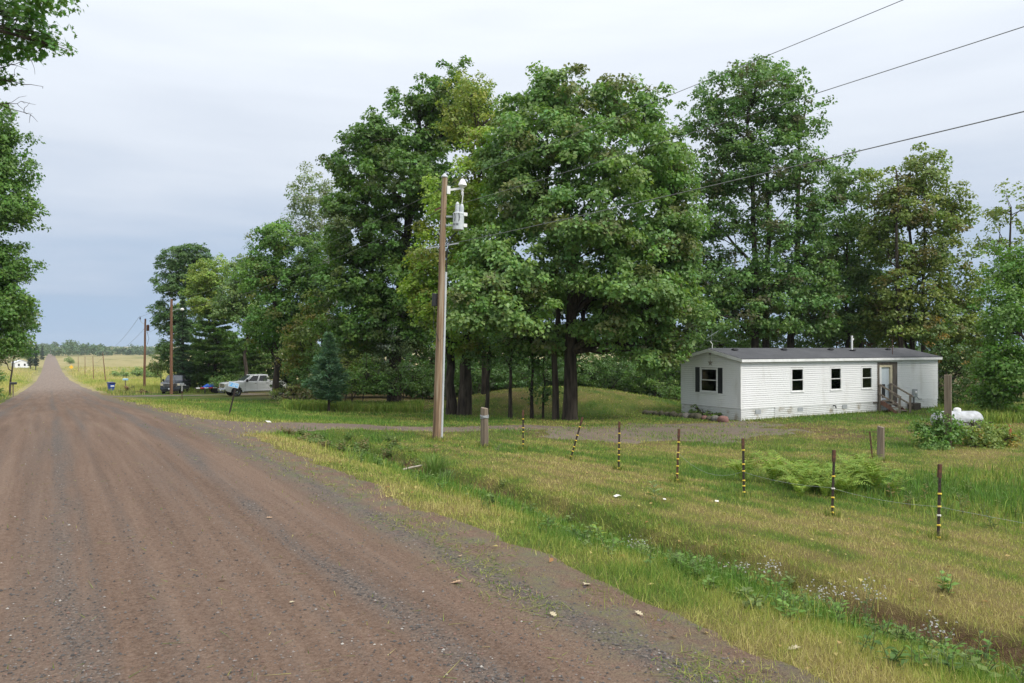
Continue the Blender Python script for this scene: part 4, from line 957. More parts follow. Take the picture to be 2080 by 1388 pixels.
# skirting: ribbed metal sheets
def skirt_panel(L):
    mb = MB(); prof = []; zz = -.06
    while zz < Z_SK - .02: prof += [(-.002, zz), (-.038, zz + .012), (-.038, zz + .055), (-.002, zz + .067)]; zz += .098
    prof = [(y, min(v, Z_SK - .02)) for y, v in prof]
    n = len(prof)
    mb.add([(0, y, v) for y, v in prof] + [(L, y, v) for y, v in prof], [(i, i + n, i + n + 1, i + 1) for i in range(n - 1)])
    mb.box(0, L, .004, .02, -.1, Z_SK - .02)
    return mb
x = 0; i = 0
while x < HL - .05:
    L = min(2.42, HL - x)
    skirt_panel(L - .012).build('skirting_panel', M['skirt'], home, (x + .006, .012 + random.uniform(-.012, .012), random.uniform(-.015, .01)), (random.uniform(-.03, .03), 0, random.uniform(-.003, .003))); x += L
for k in range(2):
    skirt_panel(HD / 2 - .012).build('skirting_panel', M['skirt'], home, (.012, HD - k * HD / 2 - .006, random.uniform(-.01, .01)), (0, 0, -math.pi / 2))
MB().box(-.02, HL + .02, -.012, 0, Z_SK - .035, Z_SK - .005).build('skirting_rail', M['skirt'], home)
for u in (1.0, 4.15, 7.75):
    v_ = MB().box(0, .40, -.035, -.012, .0, .20).build('skirting_vent', M['metal_grey'], home, (u, 0, .30))
    for k in range(5): MB().box(.03, .37, -.045, -.036, .025 + k * .034, .042 + k * .034).build('slat', M['conduit'], v_)
# roof
ov, oe = .22, .14
def roof_slab(sgn):
    mb = MB(); yr, ye = HD / 2, (-ov if sgn < 0 else HD + ov); zr, ze = Z_RIDGE, Z_EAVE + .17
    mb.add([(-oe, yr, zr), (HL + oe, yr, zr), (HL + oe, ye, ze), (-oe, ye, ze), (-oe, yr, zr - .05), (HL + oe, yr, zr - .05), (HL + oe, ye, ze - .05), (-oe, ye, ze - .05)],
           [(0, 1, 2, 3), (4, 7, 6, 5), (2, 6, 7, 3), (0, 3, 7, 4), (1, 5, 6, 2), (0, 4, 5, 1)])
    return mb
roof = roof_slab(-1).build('roof', M['shingle'], home)
roof_slab(1).build('roof', M['shingle'], home)
MB().prism([(-.12, -.045), (0, .012), (.12, -.045), (0, -.02)], -oe - .01, HL + oe + .01, Matrix.Translation((0, HD / 2, Z_RIDGE)) @ Matrix(((0, 1, 0, 0), (1, 0, 0, 0), (0, 0, 1, 0), (0, 0, 0, 1)))).build('ridge_cap', M['shingle'], home)
MB().box(-oe, HL + oe, -ov - .02, -ov + .0, Z_EAVE - .01, Z_EAVE + .125).build('fascia', M['white_paint'], home)
MB().box(-oe, HL + oe, -ov + .001, .0, Z_EAVE - .0, Z_EAVE + .02).build('soffit', M['white_paint'], home)
MB().box(-oe, HL + oe, HD, HD + ov, Z_EAVE - .0, Z_EAVE + .02).build('soffit', M['white_paint'], home)
for sgn in (-1, 1):     # rake boards of the gable towards the road
    ye = -ov - .02 if sgn < 0 else HD + ov + .02
    for xe, w_ in ((-oe - .022, .02), (HL + oe + .002, .02)):
        mb = MB(); zr, ze = Z_RIDGE - .03, Z_EAVE + .14
        mb.add([(xe, HD / 2, zr), (xe, ye, ze), (xe, ye, ze - .15), (xe, HD / 2, zr - .17), (xe + w_, HD / 2, zr), (xe + w_, ye, ze), (xe + w_, ye, ze - .15), (xe + w_, HD / 2, zr - .17)],
               [(0, 1, 2, 3), (7, 6, 5, 4), (0, 4, 5, 1), (1, 5, 6, 2), (2, 6, 7, 3), (3, 7, 4, 0)])
        mb.build('rake_board', M['white_paint'], home)
def on_roof(u, f):   # f 0 ridge .. 1 eave on the near slope
    return (u, HD / 2 + (-ov - HD / 2) * f, Z_RIDGE + (Z_EAVE + .17 - Z_RIDGE) * f)
for u in (1.25, 5.0, 8.9, 14.2):
    x, y, zz = on_roof(u, .22); v_ = MB().box(-.17, .17, -.13, .13, 0, .05).box(-.13, .13, -.10, .10, .051, .10).build('roof_vent', M['black'], home, (x, y, zz - .01), (R(-14), 0, 0), bevel=.01)
x, y, zz = on_roof(10.55, .30)
MB().box(-.2, .2, -.15, .15, 0, .05).build('roof_flashing', M['black'], home, (x, y, zz - .01), (R(-14), 0, 0))
mb = MB(); mb.tube([(0, 0, 0), (0, 0, .86)], .055, 10); mb.tube([(0, 0, .62), (.10, 0, .62), (.13, 0, .70)], .045, 8); mb.build('flue_pipe', M['porcelain'], home, (x, y, zz + .02), smooth=True)
x, y, zz = on_roof(12.9, .72); MB().tube([(0, 0, 0), (0, 0, .92)], .022, 6).build('plumbing_pipe', M['rust'], home, (x, y, zz), smooth=True)
mb = MB(); mb.tube([(0, 0, 0), (.01, 0, .22), (-.10, .05, .36)], .022, 6); mb.build('antenna_mast', M['porcelain'], home, (.15, HD / 2 - .02, Z_RIDGE), smooth=True)
mb = MB(); mb.tube([(-.05, .02, .33), (.0, 0, 1.0)], .010, 4); mb.bar((-.25, .1, .55), (.35, -.1, .92), .014)
for k in range(6):
    c_ = Vector((-.22, .09, .57)).lerp(Vector((.33, -.09, .90)), k / 5); L_ = .36 - .03 * k; mb.bar(c_ + Vector((.15, .9, 0)) * -L_ * .5 + Vector((-.18, 0, -.1)) * 0, c_ + Vector((.15, .9, 0)) * L_ * .5, .011)
mb.bar((-.28, .3, .42), (.28, -.3, .36), .011); mb.build('antenna', M['metal_grey'], home, (.15, HD / 2 - .02, Z_RIDGE))
# windows
def window(u0, u1, z0, z1, loc=(0, 0, 0), rz=0, curtain=None, wide=.05):
    w_, h_ = u1 - u0, z1 - z0
    mb = MB(); mb.box(-.03, wide, -.045, .06, -.03, h_ + .03).box(w_ - wide, w_ + .03, -.045, .06, -.03, h_ + .03).box(wide + .001, w_ - wide - .001, -.044, .06, -.03, wide).box(wide + .001, w_ - wide - .001, -.044, .06, h_ - wide, h_ + .03)
    Mx = Matrix.Translation(loc) @ Matrix.Rotation(rz, 4, 'Z'); o = mb.build('window', M['white_paint'], home, Mx @ Vector((u0, 0, z0)), (0, 0, rz))
    MB().box(wide, w_ - wide, -.03, .03, h_ * .5 - .02, h_ * .5 + .02).build('sash_rail', M['white_paint'], o)
    MB().box(-.04, w_ + .04, -.075, -.046, -.045, -.01).build('sill', M['white_paint'], o)
    MB().box(wide, w_ - wide, .005, .010, h_ * .5 + .022, h_ - wide).build('pane', M['glass'], o)
    MB().box(wide, w_ - wide, -.012, -.007, wide, h_ * .5 - .022).build('pane', M['glass'], o)
    for (a, b, c_, d, mt) in curtain or ():
        n = 14; mb = MB(); vs = []
        for k in range(n + 1):
            xx = a * w_ + (b - a) * w_ * k / n; yy = .17 + .018 * math.sin(k * 2.1); vs += [(xx, yy, c_ * h_), (xx, yy, d * h_)]
        mb.add(vs, [(2 * k, 2 * k + 2, 2 * k + 3, 2 * k + 1) for k in range(n)]); mb.build('curtain', M[mt], o)
    return o
window(*wins[0], curtain=[(.86, 1.02, -.02, 1.02, 'curtain_g')])
window(*wins[1], curtain=[(.78, 1.02, -.02, 1.02, 'curtain_g'), (.18, .62, -.02, .48, 'curtain')])
window(*wins[2], curtain=[(.80, 1.02, -.02, 1.02, 'curtain_g'), (.10, .55, -.02, .42, 'curtain')])
window(*gw_win, loc=(0, HD, 0), rz=-math.pi / 2, curtain=[(-.02, .12, -.02, 1.02, 'curtain_g')], wide=.045)
for xa in (gw_win[0] - .40, gw_win[1] + .06):
    s_ = MB().box(0, .33, -.034, -.021, 1.30, 2.62).build('shutter', M['black_paint'], home, Matrix.Translation((0, HD, 0)) @ Matrix.Rotation(-math.pi / 2, 4, 'Z') @ Vector((xa, 0, 0)), (0, 0, -math.pi / 2))
    for k in range(26): MB().box(.04, .29, -.043, -.0345, 1.36 + k * .047, 1.39 + k * .047).build('slat', M['black_paint'], s_)
# door with its weathered surround
D0 = (11.20, .66)
dr_ = MB().box(0, .80, 0, .05, 0, 1.86).build('door', M['door_paint'], home, (D0[0], .055, D0[1]), bevel=.004)
MB().box(.10, .42, -.012, -.001, .12, .90).build('pet_flap', M['black'], dr_)
MB().lathe([(.012, 0), (.03, .02), (.034, .045), (.02, .06)], 10, Matrix.Translation((.72, -.002, .86)) @ Matrix.Rotation(math.pi / 2, 4, 'X')).build('handle', M['metal_grey'], dr_, smooth=True)
MB().box(10.99, 11.19, -.03, .1, .60, 2.60).build('door_jamb', M['white_paint'], home)
MB().box(12.01, 12.19, -.03, .1, .60, 2.60).build('door_jamb', M['cream'], home)
MB().box(11.0, 12.18, -.031, .1, 2.53, 2.66).build('door_head', M['cream'], home)
MB().box(11.19, 12.01, -.06, .1, .58, .655).build('door_sill', M['plywood'], home)
for (a, b, c_, d, y_) in ((10.80, 10.985, .05, 2.80, -.05), (12.195, 12.36, .50, 2.80, -.05), (12.365, 12.49, .52, 2.80, -.045), (12.495, 12.615, .50, 2.82, -.056), (10.99, 12.19, 2.665, 2.82, -.05)):
    MB().box(a, b, y_, .003, c_, d).build('surround_plank', M['plywood'], home, bevel=.004)
MB().box(10.45, 10.98, -.05, -.015, .50, .58).build('surround_plank', M['plywood'], home)
# meter box, spigot
mb_ = MB().box(0, .32, -.17, -.022, 0, .46).build('meter_box', M['metal_grey'], home, (14.05, 0, .74), bevel=.012)
MB().lathe([(.085, 0), (.085, .03), (.07, .055), (.03, .07)], 14, Matrix.Translation((.16, -.171, .27)) @ Matrix.Rotation(math.pi / 2, 4, 'X')).build('meter_dial', M['porcelain'], mb_, smooth=True)
MB().tube([(14.13, -.09, .73), (14.13, -.09, -.1)], .035, 8).build('meter_conduit', M['black'], home, smooth=True)
MB().tube([(14.37, -.1, .78), (14.6, -.08, .62), (15.0, -.04, .60)], .016, 6).build('meter_cable', M['cable'], home, smooth=True)
MB().tube([(7.0, -.02, .52), (7.0, -.16, .50), (7.0, -.20, .36)], .03, 8).build('spigot', M['black'], home, smooth=True)
# star ornament hanging on the gable
mb = MB(); pts = []
for k in range(10):
    a = math.pi / 2 + k * math.pi / 5; r_ = .20 if k % 2 == 0 else .085; pts.append((r_ * math.cos(a), -.005, r_ * math.sin(a)))
mb.add(pts + [(0, -.045, 0)], [(k, (k + 1) % 10, 10) for k in range(10)] + [tuple(range(9, -1, -1))])
st = mb.build('star_ornament', M['star'], None, (HX - .024, HT + HD / 2 - .06, HZ + 2.86), (0, 0, -math.pi / 2)); tag(st, 'tin star ornament hung on the gable above the shuttered window', 'ornament')
MB().tube([(0, -.012, .20), (0, -.012, .5)], .012, 4).box(-.05, .05, -.06, -.004, .42, .52).build('hanger', M['star'], st)

# wooden steps
SXX = HX + 10.95; steps = empty('wooden_steps', (SXX, HT - .03, HZ)); tag(steps, 'weathered wooden steps with handrails at the side door', 'steps')
SW, RUN, TOP = .98, 1.25, .64
for x in (0, SW - .04):
    MB().prism([(-.06, TOP - .22), (-.06, TOP - .02), (-.30, TOP - .02), (-RUN, -.05), (-RUN + .22, -.05), (-.33, TOP - .32)], 0, .04, Matrix.Translation((x, 0, 0)) @ Matrix(((0, 1, 0, 0), (1, 0, 0, 0), (0, 0, 1, 0), (0, 0, 0, 1)))).build('stringer', M['plank_red'], steps)
for k in range(4):
    zt = TOP - k * .165; y1 = -.04 - k * .26; MB().box(.02, SW - .02, y1 - .30, y1, zt - .035, zt).build('tread', M['step_wood'], steps, (0, 0, random.uniform(-.004, .004)), bevel=.005)
for x, y in ((.0, -.05), (SW, -.05), (0, -RUN), (SW, -RUN)):
    h_ = TOP + .95 if y > -.5 else .95
    MB().box(x - .045, x + .045, y - .045, y + .045, -.1, h_).build('post', M['step_wood'], steps, bevel=.005)
for x in (-.065, SW + .065):
    MB().bar((x, .0, TOP + .95), (x, -RUN - .14, .90), .04, .09).build('handrail', M['step_wood'], steps)
    MB().bar((x, .0, TOP + .42), (x, -RUN - .08, .40), .035, .085).build('mid_rail', M['step_wood'], steps)
MB().box(.2, .29, -.5, -.42, -.1, TOP - .2).build('brace', M['plank_red'], steps)
cr = MB().box(0, .62, -.42, 0, 0, .42).build('wooden_crate', M['cardboard'], None, (HX + 13.55, HT - .06, HZ), bevel=.01); tag(cr, 'dark wooden box under the electric meter beside the steps', 'box')
for k in range(4): MB().box(-.012, .632, -.432, -.4205, .02 + k * .1, .10 + k * .1).build('slat', M['cardboard'], cr)

# stone edged flower bed along the gable
bed = empty('stone_edging', (HX - 1.2, HT + 1.5, tz(HX - 1.2, HT + 1.5))); tag(bed, 'row of field stones edging the flower bed below the shuttered window', 'stone border')
def rock_mesh(s):
    bm = bmesh.new(); bmesh.ops.create_icosphere(bm, subdivisions=2, radius=1)
    o_ = random.random() * 50
    for v in bm.verts:
        k = 1 + .35 * (vnoise(v.co.x * 1.6 + o_, v.co.y * 1.6 + v.co.z * 1.3, 7) - .5) + .15 * (vnoise(v.co.x * 4 + o_, v.co.z * 4 + v.co.y * 3, 8) - .5)
        v.co *= float(k)
    me = bpy.data.meshes.new('stone'); bm.to_mesh(me); bm.free(); me.polygons.foreach_set('use_smooth', np.ones(len(me.polygons), bool)); return me
rocks = [rock_mesh(1) for _ in range(5)]
n = 15
for i in range(n):
    f = i / (n - 1); y = -1.55 + 5.6 * f; x = .25 * math.sin(f * 5) + random.uniform(-.06, .06); s = random.uniform(.17, .25) * (1.25 if i < 2 else 1)
    mt = M['stone_r'] if i in (0, 4) else M['stone_g'] if i in (1, 2, 7) else M['stone_b']
    me = rocks[i % 5].copy(); me.materials.clear(); me.materials.append(mt)
    o = link('stone', me, None, bed, (x, y, s * .35), (random.uniform(-.3, .3), random.uniform(-.3, .3), random.uniform(0, 6))); o.scale = (s * random.uniform(.8, 1.1), s * random.uniform(1.05, 1.3), s * random.uniform(.7, .95))
    if i == 0: o['label'] = 'rounded reddish stone at the corner'
shrub(1440, 41, [(1425, 838, 22, 5, .3, .5), (1405, 838, 14, 5, .8, .5), (1450, 842, 18, 4, -.6, .5), (1412, 829, 4, 9, .6, .25)], 'low leafy plants growing in the stone edged bed', (.085, .135, .03), cr=.16, L=.09, dens=6, per=30, cat='plant', name='bed_plants')

# ------------------------------------------------------------------ fence line
def t_post(X, T, label, lx=0, ly=0, H=1.25, ins=(.08, .24, .42, .58, .78, 1.0), white=(), rusty=False):
    z0 = tz(X, T); root = empty('fence_post', (X, T, z0)); tag(root, label, 'fence post', 'steel fence posts with yellow insulators')
    root.rotation_euler = (ly, lx, -.4)
    pm = M['rust'] if rusty else M['post_steel']
    mb = MB().box(-.024, .024, -.004, .004, -.3, H).box(-.004, .004, .0045, .034, -.3, H)
    for k in range(int(H / .07)): mb.box(-.007, .007, -.013, -.0045, .03 + k * .07, .055 + k * .07)
    p = mb.build('post', pm, root)
    MB().box(-.0245, .0245, -.0145, .0345, H - .22, H + .002).build('post_top', M['rust'], root)
    for k, zz in enumerate(ins):
        zz += random.uniform(-.035, .035)
        o = MB().box(-.030, .030, -.020, .012, zz - .013, zz + .013).box(-.010, .010, -.050, -.0205, zz - .010, zz + .010).build('insulator', M['ins_w'] if k in white else M['ins'], root, bevel=.004)
FP = [(7.73, 0, 'foreground steel fence post nearest the right edge', 2), (9.79, .03, 'steel fence post standing in front of the fern patch', 3), (11.98, -.01, 'steel fence post just left of the fern patch', None), (14.06, .0, 'fifth steel fence post from the right edge minus one, in front of the dirt yard', None), (16.26, -.01, 'upright steel fence post next to the leaning one', None), (18.46, .30, 'steel fence post leaning sharply to the right', None), (21.05, 0, 'farthest steel fence post beside the short wooden post', None)]
FP[3] = (14.06, .03, 'reddish steel fence post where the loose wire begins', None)
posts = []
for i, (T, lx, lb, wh) in enumerate(FP):
    t_post(12.75, T, lb, lx + .02 * random.uniform(-1, 1), .03, 1.25 if i else 1.24, white=() if wh is None else (wh,), rusty=(i == 3), ins=(.06, .20, .37, .54, .76) if i in (0, 1) else (.08, .22, .36, .54, .70, .98)); posts.append(T)
def wire(name, pts, r, label, cat='wire', mat='wire', group=None, sides=4):
    a = Vector(pts[0]); return tag(MB().tube([Vector(p) - a for p in pts], r, sides).build(name, M[mat], None, a), label, cat, group)
def span(a, b, sag, n=14):
    a, b = Vector(a), Vector(b); return [a.lerp(b, i / n) - Vector((0, 0, sag * 4 * (i / n) * (1 - i / n))) for i in range(n + 1)]
pw = []
for i in range(3):
    z0, z1 = tz(12.72, posts[i]) + .54, tz(12.72, posts[i + 1]) + (.54 if i < 2 else .75); pw += span((12.71, posts[i], z0), (12.71, posts[i + 1], z1), .06 if i < 2 else .28, 8)[(1 if i else 0):]
pw = [Vector((13.2, 5.5, tz(13, 5.5) + .45))] + pw
wire('fence_wire', pw, .002, 'thin loose electric fence wire between the right hand steel posts', mat='metal_grey')

def wood_post(X, T, r, h, label, mat='post_wood', lean=(0, 0), square=False):
    z0 = tz(X, T); root = empty('wooden_post', (X, T, z0)); tag(root, label, 'post'); root.rotation_euler = (lean[0], lean[1], .5)
    mb = MB()
    if square: mb.box(-r, r, -r, r, -.3, h)
    else: mb.tube([(0, 0, -.3), (.004, 0, h * .5), (0, .004, h - .015), (0, 0, h)], [r * 1.06, r, r * .97, r * .9], 14)
    mb.build('post', M[mat], root, smooth=not square, bevel=.012 if square else 0)
    return root
gp = wood_post(*W(984, 25.0), .125, 1.24, 'short thick wooden gate post with wire wrapped round it by the driveway')
mb = MB()
for k in range(5):
    zz = .93 + .02 * k; mb.tube([(math.cos(a) * .135, math.sin(a) * .135, zz + .012 * math.sin(a * 2 + k)) for a in np.linspace(0, 6.2, 18)], .008, 4)
mb.build('wire_wrap', M['metal_grey'], gp)
wood_post(*W(1788, 24.6), .11, 1.06, 'short weathered wooden post left of the weed bush', lean=(.02, -.05))
wood_post(*W(1925, 28.0), .115, 2.58, 'tall square grey wooden post rising from the weed bush', square=True)
def rod(X, T, h, label, mat='rust', lean=0, r=.014):
    z0 = tz(X, T); root = tag(MB().tube([(0, 0, -.2), (0, 0, h * .5), (.004, 0, h)], r, 6).box(-r * 1.6, r * 1.6, -.004, .004, h * .2, h * .98).build('steel_rod', M[mat], None, (X, T, z0)), label, 'rod'); root.rotation_euler = (0, lean, -.5)
rod(*W(1772, 24.3), .92, 'thin rusty steel rod leaning beside the short weathered post', lean=-.10)
rod(*W(2051, 29.5), .72, 'orange rusty stake at the right edge beyond the weeds', 'orange_rust', 0, .03)

# ------------------------------------------------------------------ gas tank
tx, tt_ = W(1943, 33.5); tz0 = tz(tx, tt_); tank = empty('gas_tank', (tx, tt_, tz0), R(-28)); tag(tank, 'white horizontal propane gas tank half hidden by weeds right of the home', 'gas tank')
rr, hl = .40, 1.08; prof = [(.001, -hl)] + [(rr * math.sin(a), -hl + .30 * (1 - math.cos(a))) for a in np.linspace(.3, math.pi / 2, 6)]; prof += [(r_, -z_) for r_, z_ in reversed(prof)]
MB().lathe(prof, 24, Matrix.Translation((0, 0, .46)) @ Matrix.Rotation(math.pi / 2, 4, 'Y')).build('vessel', M['tank'], tank, smooth=True)
MB().lathe([(.15, 0), (.15, .12), (.13, .17), (.06, .20), (.01, .205)], 16, Matrix.Translation((.02, 0, .80))).build('valve_dome', M['porcelain'], tank, smooth=True)
for x in (-.6, .6): MB().box(x - .05, x + .05, -.3, .3, -.1, .18).build('foot', M['metal_grey'], tank)

# ------------------------------------------------------------------ utility poles
def pole(X, T, H, label, mat, r0=.17, r1=.115, lean=(0, 0), name='utility_pole'):
    z0 = tz(X, T); root = empty(name, (X, T, z0)); tag(root, label, 'utility pole'); root.rotation_euler = (lean[0], lean[1], 0)
    n = 8; MB().tube([(.01 * math.sin(i * 1.7), .01 * math.cos(i), -.4 + (H + .4) * i / n) for i in range(n + 1)], [r0 + (r1 - r0) * i / n for i in range(n + 1)], 16).build('pole', M[mat], root, smooth=True)
    return root
PX, PT = W(887, 26.9); PH = 8.95; PZ = tz(PX, PT)
SR = Vector((CY, -SY, 0)); SF = Vector((SY, CY, 0))      # right and away as seen from the road
p1 = pole(PX, PT, PH, 'tall weathered wooden utility pole with grey transformer at the driveway', 'pole_wood', .152, .092)
p1.rotation_euler = (0, 0, 0)
axis = Vector((SR.x, SR.y, 0)); p1.rotation_mode = 'QUATERNION'; p1.rotation_quaternion = (Matrix.Rotation(.030, 3, SF)).to_quaternion()
MB().lathe([(.10, 0), (.12, .02), (.12, .05), (.05, .12), (.03, .16)], 12).build('pole_cap', M['conduit'], p1, (0, 0, PH))
ab = MB(); ab.bar(SR * .10 + Vector((0, 0, PH - .42)), SR * .62 + Vector((0, 0, PH - .34)), .05, .07); ab.box(-.06, .06, -.06, .06, PH - .55, PH - .28, Matrix.Translation(SR * .13)); ab.build('bracket_arm', M['porcelain'], p1)
ic = SR * .62; MB().lathe([(.03, -.32), (.05, -.22), (.03, -.20), (.06, -.12), (.03, -.10), (.16, .02), (.12, .12), (.07, .22), (.03, .25)], 14).build('insulator', M['porcelain'], p1, tuple(ic + Vector((0, 0, PH - .26))), smooth=True)
tcx = SR * .52 - SF * .05; tzc = PH - 1.78
tf = MB().lathe([(.17, 0), (.19, .01), (.19, .52), (.20, .53), (.20, .57), (.16, .60), (.05, .62)], 22).build('transformer', M['tf_grey'], p1, tuple(tcx + Vector((0, 0, tzc))), smooth=True)
for dx_, dh in ((-.05, .40), (.10, .34)): MB().lathe([(.065, 0), (.075, .05), (.075, dh - .12), (.05, dh - .03), (.02, dh)], 12).build('bushing', M['tf_grey'], tf, tuple(SR * dx_ + Vector((0, 0, .56))), smooth=True)
for zz in (.10, .48): MB().box(-.07, .07, -.05, .05, zz, zz + .12, Matrix.Translation(SR * .22)).build('terminal', M['porcelain'], tf, bevel=.01)
for zz in (.15, .45): MB().bar(-SR * .42 + Vector((0, 0, zz)), -SR * .2 + Vector((0, 0, zz)), .06).build('hanger', M['metal_grey'], tf)
for s_ in (-.13, .02):
    q = -SF * .193; MB().tube([q + SR * s_ + Vector((0, 0, .56)), q * 1.06 + SR * (s_ + .03) + Vector((0, 0, .42)), q + SR * (s_ + .01) + Vector((0, 0, .28))], .011, 5).build('lead_wire', M['cable'], tf)
for k, s_ in enumerate((-.15, -.105, -.04, -.0)):
    MB().box(-.012, .012, -.004, .002, 0, .07, Matrix.Translation(-SF * .192 * math.cos(s_ * 4.6) + SR * s_ + Vector((0, 0, .14))) @ Matrix.Rotation(-YAW, 4, 'Z')).build('stencil_mark', M['black'], tf)
MB().tube([tcx + SR * .10 + Vector((0, 0, tzc + .88)), tcx + SR * .13 + Vector((0, 0, tzc + 1.25)), ic + Vector((0, 0, PH - .55))], .018, 6).build('jumper_wire', M['porcelain'], p1)
MB().tube([SR * .17 + Vector((0, 0, 0)), SR * .14 + Vector((0, 0, PH * .64))], .045, 8).build('conduit', M['conduit'], p1, smooth=True)
MB().tube([SR * .155 + Vector((0, 0, PH * .64)), SR * .16 + Vector((0, 0, PH * .72)), SR * .30 + Vector((0, 0, PH - 2.0)), SR * .46 + Vector((0, 0, PH - 1.85))], .022, 6).build('riser_cable', M['cable'], p1, smooth=True)
cg = MB().box(-.09, .09, -.05, .05, 0, .44, Matrix.Translation(-SR * .21)).build('meter_hub', M['black'], p1, (0, 0, 4.55), bevel=.02)
MB().tube([-SR * .20 + Vector((0, 0, 4.6)), -SR * .24 + Vector((0, 0, 3.9)), -SF * .18 + Vector((0, 0, 3.35)), SR * .17 + Vector((0, 0, 3.6))], .010, 5).build('loose_cable', M['cable'], p1)
MB().bar(-SR * .30 - SF * .05 + Vector((0, 0, PH - 1.13)), -SR * .10 + Vector((0, 0, PH - 1.02)), .06).build('spool_bracket', M['rust'], p1)
MB().bar(-SR * .55 - SF * .1 + Vector((0, 0, PH - 2.45)), SR * .55 + SF * .02 + Vector((0, 0, PH - 2.22)), .035).build('cable_bracket', M['metal_grey'], p1)

P2 = W(344, 82); P3 = W(292, 103); P2 = (10.9, 88.6); P3 = (10.7, 113.5)
H2, H3 = 9.9, 9.4
p2 = pole(*P2, H2, 'brown wooden pole with yard light in front of the dark truck', 'pole_brown', .17, .12)
mb = MB(); mb.tube([(.05, -.05, H2 - 1.3), (.5, -.2, H2 - 1.05), (.9, -.3, H2 - 1.05)], .03, 6); mb.build('lamp_arm', M['metal_grey'], p2)
MB().lathe([(.05, .16), (.14, .1), (.20, 0), (.16, -.10), (.05, -.16)], 12).build('lamp_head', M['porcelain'], p2, (1.0, -.33, H2 - 1.08), smooth=True)
p3 = pole(*P3, H3, 'slimmer brown utility pole out in the field right of the blue bin', 'pole_brown', .17, .11, (0, .01))
mb = MB(); mb.tube([(-.1, 0, H3 - .7), (-.5, 0, H3 - .45), (-.62, 0, H3 - .1)], .03, 5); mb.build('bracket_arm', M['metal_grey'], p3)
MB().lathe([(.05, 0), (.09, .1), (.05, .3), (.02, .4)], 10).build('insulator', M['black'], p3, (-.62, 0, H3 - .12))
MB().lathe([(.16, 0), (.18, .03), (.18, .75), (.1, .82)], 14).build('transformer', M['rust'], p3, (.32, -.05, H3 - 1.6), smooth=True)
MB().tube([(.2, -.1, H3 - 1.6), (.45, -.15, H3 - 2.6), (.25, -.12, H3 - 3.4)], .02, 5).build('riser_cable', M['cable'], p3)
far = []
for i, (T, lx, lb) in enumerate(((196, -.09, 'nearest of the leaning thin poles in the far field'), (252, -.03, 'second thin pole along the far road'), (315, 0, 'third thin pole along the far road'), (392, 0, 'farthest thin pole along the far road'))):
    pole(10.7, T, 6.8, lb, 'pole_brown', .11, .07, (0, lx)); far.append((10.7 + 6.8 * math.sin(lx), T, tz(10.7, T) + 6.7))
# line wires
top1 = Vector((PX, PT, PZ)) + SR * (.62 + .030 * PH) + Vector((0, 0, PH + .0)); neu1 = Vector((PX, PT, PZ)) + SR * (.030 * PH) + Vector((0, 0, PH - 1.05)); low1 = Vector((PX, PT, PZ)) + SR * (.030 * PH * .7 + .1) + Vector((0, 0, PH - 2.3))
z2 = tz(*P2); z3 = tz(*P3)
T0_ = -42.0
for a, b, lb, sg in ((top1, Vector((11.9, T0_, 9.6)), 'topmost power line running from the transformer pole to the upper right', .55), (neu1, Vector((11.5, T0_, 7.8)), 'middle power line running from the transformer pole to the upper right', .6), (low1, Vector((11.4, T0_, 6.95)), 'lowest line running from the transformer pole to the right edge', .65)):
    wire('power_line', span(a, b, sg, 26), .007 if 'lowest' not in lb else .009, lb, 'power line')
wire('power_line', span(top1, (P2[0], P2[1], z2 + H2), .7, 20), .007, 'upper line from the transformer pole back to the yard light pole', 'power line')
wire('power_line', span(neu1, (P2[0], P2[1], z2 + H2 - 1.0), .8, 20), .007, 'lower line from the transformer pole back to the yard light pole', 'power line')
wire('power_line', span((P2[0], P2[1], z2 + H2), (P3[0] - .62, P3[1], z3 + H3 + .2), .25, 10), .014, 'upper line between the two brown poles', 'power line')
wire('power_line', span((P2[0], P2[1], z2 + H2 - 1.6), (P3[0], P3[1], z3 + H3 - 1.8), .5, 10), .014, 'slack lower line between the two brown poles', 'power line')
prev = [Vector((P3[0] - .62, P3[1], z3 + H3 + .25)), Vector((P3[0], P3[1], z3 + H3 - 1.3))]
for k, lb in enumerate(('upper line from the field pole away along the far poles', 'lower line from the field pole away along the far poles')):
    pts = []; a = prev[k]
    for q in far: b = Vector(q) - Vector((0, 0, k * .9)); pts += span(a, b, 1.0, 8)[(1 if pts else 0):]; a = b
    wire('power_line', pts, .018, lb, 'power line')
